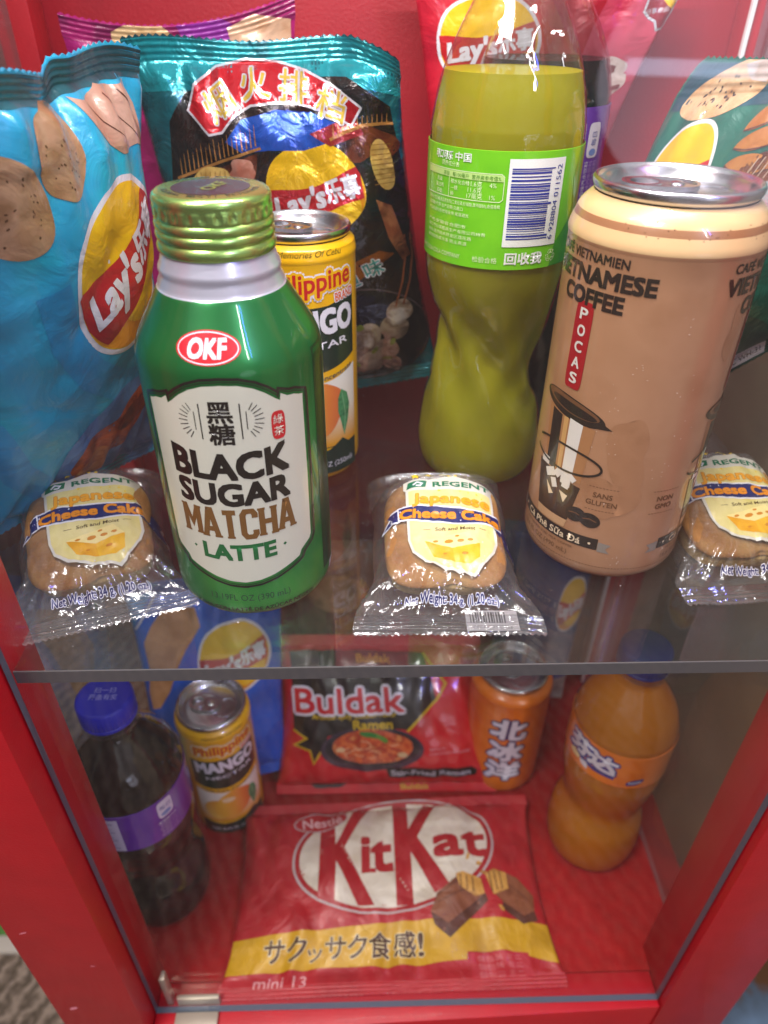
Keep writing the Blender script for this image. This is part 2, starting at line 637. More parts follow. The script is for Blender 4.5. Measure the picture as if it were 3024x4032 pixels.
class GridMap:
    """piecewise-linear copy of a surface map, so that prints follow the very mesh below them"""
    def __init__(s, f, us, vs, off, fv=None):
        s.ul, s.vl, s.off = us, vs, off
        s.G = [[Vector(f(u, (fv(i, j, v) if fv else v), 0)) for j, v in enumerate(vs)] for i, u in enumerate(us)]

    def loc(s, L, x):
        lo, hi = 0, len(L) - 2
        while lo < hi:
            m_ = (lo + hi + 1) // 2
            if L[m_] <= x: lo = m_
            else: hi = m_ - 1
        t = (x - L[lo]) / (L[lo + 1] - L[lo])
        return lo, min(1.2, max(-.2, t))

    def __call__(s, u, v, h):
        i, a = s.loc(s.ul, u); j, b_ = s.loc(s.vl, v)
        P = (s.G[i][j] * (1 - a) + s.G[i + 1][j] * a) * (1 - b_) + (s.G[i][j + 1] * (1 - a) + s.G[i + 1][j + 1] * a) * b_
        return P + s.off * h


def cylmap(r, rf=None):
    def f(u, v, h):
        ph = u / r
        rr = (rf(v, ph) if rf else r) + h
        return (rr * sin(ph), -rr * cos(ph), v)
    return f


def planemap(z):
    return lambda u, v, h: (u, v, z + h)

# ================================================================== the cabinet
RED = plain('red_paint', '#ad0c1c', rough=.42, nscale=60, namt=.06, bump=.15, bscale=900, coat=.1)
REDIN = plain('red_board', '#9c0f20', rough=.5, nscale=25, namt=.12, bump=.2, bscale=600)
FELT = plain('red_felt', '#9c191b', rough=.9, nscale=140, namt=.12, bump=.5, bscale=500, spec=.1)
GLASS = clear('shelf_glass', (.91, .93, .925), dust=.009, flecks=.45, refl=1.9)
DOORGLASS = clear('door_glass', (.96, .965, .965), dust=.006, refl=1.0, graze=.07)
PANE = clear('pane_glass', (.86, .87, .86), dust=.04, refl=3.2)
EDGE = plain('glass_edge', '#524f50', rough=.55)
EDGED = plain('glass_dark_edge', '#4c5866', rough=.3)
SILVER = plain('brushed_metal', '#b9b4ac', rough=.32, metal=.9)
ALU = plain('can_lid_metal', '#c8c8cc', rough=.24, metal=1.0, bump=.06, bscale=300)
WHITE = plain('white_sealant', '#e6e2e2', rough=.5)

cab = thing('display_cabinet', 'red painted display cabinet with clear glass door and glass sides', 'cabinet', (0, 0, -420))


def cabpart(name, boxes, mats, bev=.8):
    g = Geo()
    for b in boxes:
        g.box(b[0], b[1], b[2], b[3], b[4] + 420, b[5] + 420, b[6] if len(b) > 6 else 0, bev)
    return g.build(name, mats, cab)


lpost = cabpart('post', [(-185, -138, 173, 212.5, -420, 460)], [RED])
SCUFF = plain('paint_scuff', '#d8808a', rough=.7)
for (x, z, w_) in ((-173.5, 150, 3.4), (-176, 245, 1.8), (-150, 205, 1.3)):
    sa = Art(); sa.blob(x, z, w_, w_ * .35, SCUFF, 0, seed=int(z), amp=.4, rot=.3)
    sa.build('paint_scuff', lpost, lambda u, v, h: (u, 173 - h, v), 0, 0, base=.05)
cabpart('post', [(190, 238, 181.5, 219.5, -420, 460)], [RED])
cabpart('post', [(-190, -172, 456, 477, -319.5, 460)], [RED])
bp_ = cabpart('post', [(208, 221, 456, 477, -319.5, 460)], [RED])
cabpart('sealant_line', [(206.2, 208.4, 453.5, 457, -319, 458)], [WHITE], bev=.3)
g = Geo()
g.prism([(-137.6, 174), (189.6, 182.5), (189.6, 204), (-137.6, 204)], 0, 100, 0, .8)
g.build('bottom_rail', [RED], cab)
cabpart('floor_board', [(-184, 236, 204.4, 477.6, -335, -320)], [FELT], bev=.3)
cabpart('back_panel', [(-200, 250, 478, 488, -420, 460)], [REDIN], bev=.5)
cabpart('side_pane', [(-186, -182.5, 213, 455.5, -319.5, 455)], [PANE], bev=0)
cabpart('side_pane', [(214, 217.5, 220, 455.5, -319.5, 455)], [PANE], bev=0)
# glass door with its clamp hinge
door = None
g = Geo()
g.box(-137, 189, 186.4, 190, 101, 875, 0)
door = g.build('door', [DOORGLASS, EDGED], cab)
for p in door.data.polygons:
    if abs(p.normal.y) < .5: p.material_index = 1
g = Geo()
HIN = plain('hinge_metal', '#b7aa98', rough=.4, metal=.55)
g.box(-124, -97, 174.5, 185.8, 98, 103.5, 0, .5)
g.box(-124, -97, 171, 174.2, 84, 104, 0, .6)
for k in range(5):
    g.box(-123.5, -97.5, 169.9, 171.2, 86 + k * 2.4, 87.3 + k * 2.4, 0, .3)
g.box(-124, -97, 190.6, 193.5, 99, 110, 0, .5)
g.prism([(-133, 171), (-124.2, 171), (-124.2, 176), (-129, 176), (-131, 189), (-136, 189), (-136.5, 182)], 92, 99, 0, .5)
hg = g.build('hinge', [HIN], door)
g = Geo()
g.prism([(-131, 191), (-127, 191), (-127.5, 197), (-130, 197)], 100, 138, 0, .8)
bm = bmesh.new()
bmesh.ops.create_cone(bm, cap_ends=True, segments=20, radius1=2.2, radius2=2.0, depth=1.2, matrix=Matrix.Translation((-129.5, 173.5, 99.4)))
g.add(bm, 0)
g.build('hinge_arm', [HIN], door)

# glass shelf
g = Geo()
g.prism([(-136.5, 191), (188.5, 191), (188.5, 221), (212.5, 221), (212.5, 454), (206, 454), (206, 476), (-171, 476), (-171, 455), (-182, 455), (-182, 214), (-136.5, 214)], -4.6, 0)
shelf = g.build('glass_shelf', [GLASS], None)
tag(shelf, 'clear glass shelf with a grey front edge, holding the upper row of snacks', 'shelf')
g = Geo(); g.box(-136.5, 188.5, 190.2, 190.9, -6.2, .1, 0)
g.build('front_edge', [EDGE], shelf)

# ================================================================== outside the cabinet
CARPET, N, L, b = nodes('brown_carpet')
tcn = N.new('ShaderNodeTexCoord'); mp = N.new('ShaderNodeMapping'); mp.inputs['Rotation'].default_value = (0, 0, radians(28))
L.new(tcn.outputs['Object'], mp.inputs[0])
wv = N.new('ShaderNodeTexWave'); wv.inputs['Scale'].default_value = 13; wv.inputs['Distortion'].default_value = 6; wv.inputs['Detail'].default_value = 3
wv.inputs['Detail Scale'].default_value = 4
L.new(mp.outputs[0], wv.inputs['Vector'])
nz = N.new('ShaderNodeTexNoise'); nz.inputs['Scale'].default_value = 160; nz.inputs['Detail'].default_value = 5
L.new(mp.outputs[0], nz.inputs['Vector'])
mx = N.new('ShaderNodeMix'); mx.inputs[0].default_value = .62
L.new(wv.outputs['Fac'], mx.inputs[2]); L.new(nz.outputs[0], mx.inputs[3])
r = ramp(N, [(.28, '#544839'), (.5, '#796a5a'), (.72, '#9c8b78')])
L.new(mx.outputs[0], r.inputs[0]); L.new(r.outputs[0], b.inputs['Base Color'])
b.inputs['Roughness'].default_value = .95
bp = N.new('ShaderNodeBump'); bp.inputs['Strength'].default_value = .8; bp.inputs['Distance'].default_value = .006
L.new(mx.outputs[0], bp.inputs['Height']); L.new(bp.outputs[0], b.inputs['Normal'])
g = Geo(); g.box(-4000, 4000, -4000, 4000, -910, -900, 0)
fl = g.build('carpet_floor', [CARPET], None)
tag(fl, 'brown ribbed carpet floor around the cabinet', 'floor', kind='structure')
# the stand that carries the cabinet
g = Geo(); g.box(-170, 222, 200, 480, -899.8, -420.2, 0, 2)
stand = g.build('cabinet_stand', [RED], None)
tag(stand, 'red box stand under the display cabinet', 'stand')

# things standing round it
BOARD = plain('brown_board', '#c4b498', rough=.6, nscale=6, namt=.3)
g = Geo(); g.box(450, 480, -300, 1300, -899.9, 130, 0, 3)
tag(g.build('wooden_board', [BOARD], None), 'dull brown board standing to the right of the cabinet', 'board')
MARO = plain('maroon_board', '#3c1416', rough=.6, nscale=6, namt=.2)
g = Geo(); g.box(-830, -800, -300, 1600, -899.9, 900, 0, 3)
tag(g.build('wooden_board', [MARO], None), 'dark maroon board standing to the left of the cabinet', 'board')
BLUEP, N, L, b = nodes('peeling_blue_paint')
tcn = N.new('ShaderNodeTexCoord')
nz = N.new('ShaderNodeTexNoise'); nz.inputs['Scale'].default_value = 14; nz.inputs['Detail'].default_value = 8
L.new(tcn.outputs['Object'], nz.inputs['Vector'])
r = ramp(N, [(.40, '#6a4a32'), (.46, '#5a6f86'), (.60, '#6f8cae')])
L.new(nz.outputs[0], r.inputs[0]); L.new(r.outputs[0], b.inputs['Base Color'])
bp = N.new('ShaderNodeBump'); bp.inputs['Strength'].default_value = .5; bp.inputs['Distance'].default_value = .004
L.new(nz.outputs[0], bp.inputs['Height']); L.new(bp.outputs[0], b.inputs['Normal'])
g = Geo(); g.box(330, 446, 80, 330, -899.9, -600, 0, 4)
tag(g.build('painted_block', [BLUEP], None), 'pale blue block with peeling paint at the cabinet foot, lower right corner', 'block')
MATG = plain('green_mat', '#4c7a34', rough=.9, nscale=200, namt=.3)
MATW = plain('white_mat_edge', '#b8b0a0', rough=.8)
mt = Geo(); mt.box(-760, -430, 492, 640, -899.8, -894, 0, .8)
mto = mt.build('floor_mat', [MATG], None)
tag(mto, 'green floor mat with a white edge beside the cabinet', 'mat')
mt = Geo(); mt.box(-760, -430, 468, 491.6, -899.8, -893, 0, .8)
mt.build('edging', [MATW], mto)

# ================================================================== cans and bottles
DARKHOLE = plain('dark_opening', '#3b3a3e', rough=.4, metal=.6)


def ring_plate(g, outer, inner, z0, z1, m=0):
    """flat plate with one hole; outer and inner outlines have the same number of points"""
    n = len(outer); o = len(g.V)
    for pts, z in ((outer, z0), (outer, z1), (inner, z1), (inner, z0)):
        g.V += [(p[0], p[1], z) for p in pts]
    for a, b_ in ((0, 1), (1, 2), (2, 3), (3, 0)):
        for i in range(n):
            j = (i + 1) % n
            g.F.append([o + a * n + i, o + a * n + j, o + b_ * n + j, o + b_ * n + i]); g.M.append(m)


def oval(cx_, cy_, rx, ry, n=28, pw=1.0):
    out = []
    for i in range(n):
        t = 2 * pi * i / n
        c, s_ = cos(t), sin(t)
        out.append((cx_ + rx * abs(c) ** pw * (1 if c >= 0 else -1), cy_ + ry * abs(s_) ** pw * (1 if s_ >= 0 else -1)))
    return out


def can(name, label, cat, loc, r, h, rl, bodymats, mfun, artfun, tabrot=0., rz=0., neck=14., group=None):
    t = thing(name, label, cat, loc, rz, group)
    b0 = r * .86
    prof = [(0, 4), (b0 - 8, 3.2), (b0 - 3, 1.2), (b0 - 1, 0), (b0 + .8, .3), (r - 1.2, 3.6), (r - .3, 6), (r, 8)]
    nk = h - 4
    prof += [(r, 8 + (nk - neck - 9) * i / 12) for i in range(1, 12)]
    prof += spline([(r, nk - neck - 1), (r + .35, nk - neck + 1), (r - .3, nk - neck + 4), ((r + rl) / 2 + .8, nk - neck * .35), (rl - .1, nk - .8)], 5)
    lathe('can_body', prof, bodymats, t, 96, mfun, smooth=50)
    lid = lathe('lid', [(rl - .6, h - 4.6), (rl + .2, h - 4), (rl + .9, h - 2.4), (rl + 1, h - 1), (rl + .5, h - .2), (rl - .1, h), (rl - .8, h - .4),
                        (rl - 1.6, h - 2.2), (rl - 3.2, h - 5.6), (rl - 4.2, h - 6.3), (rl - 5.2, h - 5.6), (rl - 5.8, h - 4.7), (rl - 6.6, h - 4.5), (10, h - 4.5), (8, h - 4.3), (0, h - 4.3)],
                [ALU], t, 96, smooth=40)
    # pressed opening panel outline on the lid
    g = Geo()
    ring_plate(g, oval(0, -rl * .45, rl * .36, rl * .30), oval(0, -rl * .45, rl * .36 - .9, rl * .30 - .9), h - 4.55, h - 3.95)
    o_ = g.build('opening_score', [ALU], lid); o_.rotation_euler = (0, 0, tabrot)
    g = Geo()
    k = rl / 26.
    ring_plate(g, oval(0, 5.2 * k, 8.2 * k, 12.4 * k, 40, .82), oval(0, 10.4 * k, 5.0 * k, 4.6 * k, 40), h - 3.6, h - 2.5)
    ring_plate(g, oval(0, 10.4 * k, 6.3 * k, 5.9 * k, 40), oval(0, 10.4 * k, 5.0 * k, 4.6 * k, 40), h - 2.5, h - 1.9)
    ring_plate(g, oval(0, 5.2 * k, 8.2 * k, 12.4 * k, 40, .82), oval(0, 5.2 * k, 7.2 * k, 11.4 * k, 40, .82), h - 2.5, h - 1.9)
    bm = bmesh.new()
    bmesh.ops.create_uvsphere(bm, u_segments=20, v_segments=10, radius=2.6 * k, matrix=Matrix.Translation((0, 0, h - 2.6)) @ Matrix.Diagonal((1, 1, .45, 1)))
    g.add(bm)
    tb = g.build('pull_tab', [ALU], t, 50)
    tb.rotation_euler = (0, 0, tabrot)
    if artfun:
        artfun(t, r)
    return t


# ---------------------------------------------------------------- green latte bottle
def okf_bottle():
    t = thing('latte_bottle', 'green aluminium matcha latte bottle with a cream label and green screw cap', 'bottle', (-49.5, 252, .1))
    GREEN = grad(['#9ad860', '#5cbc4c', '#1f9040', '#0b6e34', '#0a6a30', '#1c9a44', '#0d7a34', '#0c6c30'], 'metalink', 1, 22, 150, .55, 1.9)  # green print; its foot is also brightened in place of light around the shelf
    WN = plain('white_neck', '#b9b9c6', rough=.28, metal=.35, coat=.5)
    prof = [(0, 3), (24, 2.2), (27, .4), (29.5, 0), (31.6, .8), (33.2, 3.4), (33.8, 6), (34, 9)] + [(34, 9 + 96 * i / 14) for i in range(1, 15)] + \
        spline([(34, 106), (33.6, 110.5), (31.9, 115.2), (28.6, 121), (25.6, 126), (22.9, 130.6), (22.0, 131.6)], 4)[1:] + \
        [(21.9, 133), (20.9, 135), (20.8, 136.2), (21.1, 137.2), (20.8, 138.4), (20, 139.8), (19.6, 141.5), (18.4, 143), (18, 146)]
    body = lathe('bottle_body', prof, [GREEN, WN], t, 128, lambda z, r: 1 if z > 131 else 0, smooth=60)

    def rf(v, ph):
        for (r0, z0), (r1, z1) in zip(prof[1:], prof[2:]):
            if z0 <= v <= z1 and z1 > z0:
                return r0 + (r1 - r0) * (v - z0) / (z1 - z0)
        return 34.
    GOLD = plain('green_gold_metal', '#b2dc7c', rough=.27, metal=.92, bump=.03, bscale=400)
    cp = [(18.2, 143.2), (19.4, 142.8), (20.0, 143.6), (20.1, 145), (19.7, 146), (19.2, 146.6), (19.8, 147.6), (20, 148.6), (19.8, 149.5), (19.2, 150.1),
          (19.8, 151), (19.9, 151.9), (19.7, 152.8), (19.2, 153.4), (19.5, 153.9), (19.6, 154.6), (19.6, 155.6), (19.6, 156.6), (19.6, 157.4), (19.3, 158), (19.5, 158.6), (19.5, 159.6), (19.1, 160.7), (18.1, 161.5), (16.8, 161.8), (0, 161.8)]

    def krf(r, z, ph):
        if 154.2 < z < 157.8:
            w_ = 1 - abs(z - 156) / 1.9
            return r - .75 * max(0, w_) * max(0, cos(26 * ph)) ** .6 if cos(26 * ph) > 0 else r, z
        return r, z
    cap = lathe('screw_cap', cp, [GOLD], t, 260, None, krf, smooth=50)
    a = Art()
    MAROON = pm('#3a1522', 'can'); GT = pm('#a5b04a', 'metalink'); BK = pm('#1c1512', 'can')
    a.ell(0, 0, 12.8, 12.8, MAROON, 0, n=64)
    a.text('OKF', 1.0, .5, 4.6, GT, 2, bold=.03, w=13, rot=radians(72))
    ring = 'GLOBAL MULTI BEVERAGE  ·  PREMIUM NATURAL  ·  '
    for i, ch in enumerate(ring):
        if ch == ' ': continue
        th = -2 * pi * (.30 - i / len(ring)) - radians(0)
        # letters read along the front edge
        ang = -pi / 2 - radians(8) + 2 * pi * (i - 8) / len(ring)
        a.text(ch, 14.9 * cos(ang), 14.9 * sin(ang), 1.9, BK, 1, bold=.03, rot=ang + pi / 2)
    a.build('cap_print', cap, planemap(161.8), 0)

    CREAM = pm('#dcdcc8', 'can'); INK = pm('#17110f', 'can'); BROWN = pm('#7d5524', 'can'); DG = pm('#0f6b35', 'can')
    REDP = pm('#cf1526', 'can'); WH = pm('#e2dfe6', 'can')
    a = Art()
    uc = 1.2
    half = [(0, 107), (6, 106.6), (11, 105), (15, 102.6), (18.4, 99.8), (20.4, 98.4), (20.8, 101), (23.5, 99.3), (26.5, 98.9), (28.6, 98.0), (30.6, 97.6), (30.5, 95), (30.6, 64), (30.2, 35),
            (29.2, 33), (27, 31.6), (24.6, 29.8), (23.4, 27.2), (19, 25.4), (12, 22.6), (6, 20.9), (0, 20.2)]
    full = half + [(-x, z) for x, z in half[::-1][1:-1]]

    def inset(d, pts=full):
        n = len(pts); out = []
        for i in range(n):
            p0, p1, p2 = pts[i - 1], pts[i], pts[(i + 1) % n]
            d1 = (p1[0] - p0[0], p1[1] - p0[1]); d2 = (p2[0] - p1[0], p2[1] - p1[1])
            l1 = hypot(*d1); l2 = hypot(*d2)
            nx = d1[1] / l1 + d2[1] / l2; nz_ = -d1[0] / l1 - d2[0] / l2
            l = hypot(nx, nz_) or 1
            out.append((p1[0] - d * nx / l, p1[1] - d * nz_ / l))
        return out
    a.poly([(uc + x, z) for x, z in full], CREAM, 0)
    ins = inset(1.25)
    a.stroke([(uc + x, z) for x, z in ins], .28, INK, 1, True)
    ins = inset(2.35)
    a.stroke([(uc + x, z) for x, z in ins], 1.0, INK, 1, True)

    def stack(s, z0, z1, w, mat, bold):
        a.text(s, uc, (z0 + z1) / 2, z1 - z0, mat, 1, bold=bold, w=w)

    def bulge(k):
        return lambda x, y: (x, y + k * (x / 22) ** 2)
    a.text('BLACK', uc - .2, 74.6, 10.4, INK, 1, bold=.05, w=43.5, warp=lambda x, y: (x, y * (1 + .12 * (x / 22) ** 2) + .5 + 1.6 * (x / 22) ** 2))
    a.text('SUGAR', uc - .2, 63.0, 9.4, INK, 1, bold=.05, w=42.6, warp=lambda x, y: (x, y * (1 + .05 * (x / 22) ** 2) + 1.0 * (x / 22) ** 2))
    # MATCHA in condensed slab lettering drawn with strokes
    let = {'M': ([[(0, 0), (0, 1)], [(0, 1), (.5, .35), (1, 1)], [(1, 1), (1, 0)]], .95), 'A': ([[(0, 0), (.38, 1), (.5, 1), (.88, 0)], [(.17, .3), (.72, .3)]], .85),
           'T': ([[(.42, 0), (.42, 1)], [(0, .95), (.84, .95)]], .80), 'C': ([[(.8, .72), (.8, .86), (.66, .97), (.2, .97), (.03, .84), (.03, .16), (.2, .03), (.66, .03), (.8, .14), (.8, .28)]], .80),
           'H': ([[(0, 0), (0, 1)], [(.8, 0), (.8, 1)], [(0, .5), (.8, .5)]], .80)}
    serif = {'M': [0, 1], 'A': [0, .88], 'T': [.42], 'C': [], 'H': [0, .8]}
    x = -21.4; hh = 12.8; lw = 7.6; z0 = 42.8
    for ch in 'MATCHA':
        st_, w_ = let[ch]
        k = lw * .78
        for n_, s_ in enumerate(st_):
            a.stroke([(uc + x + p[0] * k, z0 + p[1] * hh + 1.2 * ((x + 3) / 22) ** 2) for p in s_], 2.3, BROWN, 1 + .09 * n_)
        for q in serif[ch]:
            a.rect(uc + x + q * k - 1.5, uc + x + q * k + 1.5, z0 - .1 + 1.2 * ((x + 3) / 22) ** 2, z0 + .9 + 1.2 * ((x + 3) / 22) ** 2, BROWN, 1.4)
        if ch in 'MH':
            for q in serif[ch]:
                a.rect(uc + x + q * k - 1.5, uc + x + q * k + 1.4, z0 + hh - .9 + 1.2 * ((x + 3) / 22) ** 2, z0 + hh + .1 + 1.2 * ((x + 3) / 22) ** 2, BROWN, 1.4)
        x += w_ * k + 2.6
    a.text('LATTE', uc - 1.0, 35.6, 7.2, DG, 1, bold=.055, w=28.6, warp=lambda x, y: (x, y + .5 * (x / 15) ** 2))
    for sgn in (-1, 1):
        a.rect(uc - 1 + sgn * 18.3 - .55, uc - 1 + sgn * 18.3 + .55, 36, 37.1, DG, 1, rot=.8)
    a.text('黑', uc - 1.2, 97.2, 7.0, INK, 1, bold=.03, w=8.6, cap=.78)
    a.text('糖', uc - 1.2, 88.6, 7.0, INK, 1, bold=.03, w=8.8, cap=.78)
    for sgn in (-1, 1):
        a.stroke([(uc - 1.2 + sgn * 7.0, 86.4), (uc - 1.2 + sgn * 7.0, 100.2)], .42, INK, 1)
        a.stroke([(uc - 1.2 + sgn * 9.0, 90), (uc - 1.2 + sgn * 9.0, 97)], .3, INK, 1)
        for q in range(9):
            th = radians(-64 + 16 * q)
            a.stroke([(uc - 1.2 + sgn * (8.6 + 3.2 * cos(th)), 93.3 + 4.6 * sin(th)), (uc - 1.2 + sgn * (8.6 + 6.6 * cos(th)), 93.3 + 7.4 * sin(th))], .32, INK, 1)
    a.ell(uc + 19.0, 89.2, 2.7, 5.6, REDP, 1, pw=.55)
    a.text('綠', uc + 19.0, 91.7, 3.2, CREAM, 2, w=3.9, cap=.8)
    a.text('茶', uc + 19.0, 87.1, 3.2, CREAM, 2, w=3.9, cap=.8)
    a.build('front_label', t, cylmap(34, rf), 2.2, 4.0)
    a = Art()
    a.ell(-2, 118.6, 12.4, 5.2, REDP, 0); a.stroke([(-2 + 11.4 * cos(2 * pi * i / 60), 118.6 + 4.6 * sin(2 * pi * i / 60)) for i in range(60)], .38, WH, 1, True)
    a.text('OKF', -2, 118.6, 5.6, WH, 2, bold=.05, w=14.5, shear=.15)
    a.build('logo', t, cylmap(34, rf), 2.0, 1.5)
    a = Art()
    a.text('13.19FL OZ (390 mL)', 2.2, 11.8, 3.3, pm('#1f4f33', 'can'), 0, w=33.5)
    a.text('MATCHA CON LATTÉ DE AZÚCAR NEGRO', 1.6, 4.9, 2.4, INK, 0, bold=.02, w=58)
    DST = pm('#0c4a22', 'metalink')
    a.rect(39.5, 49.5, 10, 112, DST, 0)
    for q in range(4):
        a.text('MATCHA LATTE WITH BLACK SUGAR · SHAKE WELL BEFORE DRINKING · KEEP COOL', 41.2 + 2.1 * q, 62, 1.15, INK, 1, rot=pi / 2, w=88)
    a.rect(46, 52, 5, 9.6, WH, 1)
    a.build('small_print', t, cylmap(34, rf), 2.2, 4.0)
    return t


okf_bottle()


# ---------------------------------------------------------------- coffee can
def coffee_art(t, r):
    TAN = pm('#b07a50', 'can'); DK = pm('#2c211b', 'can'); STAIN = pm('#a37452', 'can', ('#a97a57', '#9c6e4c'), 5.0); CREAM = pm('#e6cfae', 'can'); REDP = pm('#a3141f', 'can')
    WH = pm('#ded8d0', 'can'); MID = pm('#6f4a30', 'can'); GREY = pm('#8d8276', 'can')
    a = Art()
    # spilled-coffee shapes printed darker on the tan ground
    a.blob(-9, 66, 9, 15, STAIN, 0, seed=5, amp=.22)
    a.blob(-14, 44, 11, 12, STAIN, .1, seed=8, amp=.25)
    a.blob(23, 114, 4, 9, STAIN, 0, seed=6, amp=.3)
    for uo, mirror in ((0, 1), (74.0, 1)):
        a.text('CAFÉ VIETNAMIEN', uo - 41.5, 138.6, 3.3, DK, 1, bold=.03, w=37)
        a.text('VIETNAMESE', uo - 37.0, 132.2, 5.9, DK, 1, bold=.055, w=49)
        a.text('COFFEE', uo - 36.5, 124.3, 5.9, DK, 1, bold=.055, w=28)
        # red upright name tab
        a.ell(uo - 37.3, 105, 4.3, 17.4, REDP, 1, pw=.25, n=48)
        for k, ch in enumerate('POCAS'):
            a.text(ch, uo - 37.3, 117.8 - 6.4 * k, 4.2, WH, 2, bold=.03, w=3.6)
        # drip filter on a glass
        c = uo - 36.0
        a.ell(c, 79.5, 16.5, 4.6, DK, 1, rot=-.14); a.ell(c - .4, 80.6, 14.4, 3.1, MID, 2, rot=-.14); a.ell(c + 1, 79.9, 12, 2.0, DK, 3, rot=-.14)
        a.poly([(c + 14, 78.6), (c + 19.5, 75.6), (c + 13, 75.2)], DK, 1.2)
        a.poly([(c - 12.5, 77), (c + 13, 74), (c + 11.0, 48), (c - 9.5, 49)], pm('#a8764c', 'can'), .6)
        a.poly([(c - 9.5, 76), (c - 3.2, 75), (c - 2.4, 49), (c - 8.4, 50)], DK, 1.3)
        a.poly([(c - 2.0, 75), (c + .4, 75), (c + .8, 49), (c - 1.2, 49)], pm('#c99c62', 'can'), 1.3)
        a.poly([(c + 1.2, 75.4), (c + 7.6, 74.4), (c + 6.6, 44), (c + 1.6, 45)], WH, 1.3)
        a.poly([(c - 13.5, 50), (c + 11.5, 46), (c + 8.2, 28), (c - 9.6, 28)], pm('#3a261b', 'can'), .8)
        a.poly([(c - 9.6, 28), (c + 8.2, 28), (c + 7.4, 24), (c - 8.8, 24)], pm('#c39a72', 'can'), 1)
        for q, (du, dv, rr) in enumerate(((-9, 51, 2.6), (-4.6, 47, 2.8), (0, 49, 2.4), (4.6, 45.6, 2.5), (-1.5, 43, 2.2), (7, 49.2, 1.9))):
            a.rect(c + du - rr, c + du + rr, dv - rr * .7, dv + rr * .7, WH, 1.8 + .1 * q, rot=.5 * q)
        a.poly([(c - 6, 42), (c - 1, 37.5), (c - 3.5, 36)], CREAM, 1.6); a.poly([(c + 2, 41), (c + 5, 36), (c + 6.5, 40)], CREAM, 1.6)
        a.stroke([(c + 18.6 * cos(2 * pi * i / 50), 57 + 5.8 * sin(2 * pi * i / 50)) for i in range(28, 72)], 1.0, DK, 2.6)
        for q, (du, dv, rt) in enumerate(((11.5, 33, .3), (18, 32.2, -.15))):
            a.ell(c + du, dv, 4.6, 3.6, DK, 2.4 + q * .5, rot=rt); a.stroke([(c + du - 3, dv + .2), (c + du, dv + .8), (c + du + 3, dv - .2)], .5, MID, 2.6 + q * .5)
        # ribbon
        b0, b1 = uo - 59.5, uo - 12.6
        a.poly([(b1 + .2, 22.0), (b1 + 5.8, 21.0), (b1 + 3.6, 18.7), (b1 + 5.6, 16.4), (b1 + .2, 17)], GREY, 1)
        a.poly([(b0, 23.4), (b1, 23.4), (b1, 17.6), (b0, 17.6)], DK, 1.2)
        a.poly([(b0 - .2, 22.0), (b0 - 5.8, 21.0), (b0 - 3.6, 18.7), (b0 - 5.6, 16.4), (b0 - .2, 17)], GREY, 1)
        a.text('Cà Phê Sữa Đá', (b0 + b1) / 2, 20.3, 3.3, CREAM, 2.2, bold=.02, w=32)
        for q in (-1, 1):
            a.ell((b0 + b1) / 2 + q * 20, 20.4, .6, .6, CREAM, 2.2, n=12)
        a.text('16.6 FL OZ (490 mL)', uo - 40, 12.2, 2.4, MID, 1, w=30)
        a.text('VIETNAMESE ICED MILK COFFEE', uo - 38, 15.6, 1.2, MID, 1, w=30)
    for (uu, l1, l2) in ((-14.8, 'SANS', 'GLUTEN'), (11.6, 'NON', 'GMO')):
        a.text(l1, uu, 45.4, 2.4, MID, 1, bold=.03); a.text(l2, uu, 41.6, 2.4, MID, 1, bold=.03)
        for zz in (49.2, 38.0):
            for q in range(9):
                a.rect(uu - 6.2 + q * 1.4, uu - 5.3 + q * 1.4, zz - .14, zz + .14, MID, 1)
    for q in range(90):
        u0 = -62 + q * 1.4
        a.rect(u0, u0 + .8, 8.3, 8.7, MID, 1)
    rnd = random.Random(4)
    for q in range(26):
        a.ell(rnd.uniform(-30, 30), 146 + rnd.uniform(2, 8), .28, .22, MID, 0, n=6)
    SC_ = pm('#dcc3ae', 'can')
    for (cu, cv, n_) in ((-12, 100, 6), (-20, 86, 7), (-17, 70, 7), (4, 96, 4), (9, 78, 5), (6, 60, 6), (-4, 14, 9), (0, 121, 4)):
        for k in range(n_):
            a.blob(cu + rnd.gauss(0, 2.2), cv + rnd.gauss(0, 2.6), rnd.uniform(.12, .4), rnd.uniform(.1, .22), SC_, 4 + .05 * k, rot=rnd.uniform(-.5, 1), seed=k, amp=.3, n=7)
    rb = lambda v, ph: r if v < 141 else r + .35
    a.build('printed_wrap', t, cylmap(r, rb), 2.4, None)


CTAN = pm('#aa7c5a', 'can', ('#b08260', '#a47654'), 3.0)
CCREAM = pm('#d9b583', 'can'); CBR = pm('#9a6b48', 'can')
can('coffee_can', 'tall tan iced coffee can with a cream shoulder band', 'can', (113, 273, .1), 35.5, 161.5, 28.6, [CTAN, CCREAM, CBR],
    lambda z, r_: 0 if z < 143 else (2 if 148.6 < z < 151.2 else 1), coffee_art, tabrot=radians(75), neck=15.0)


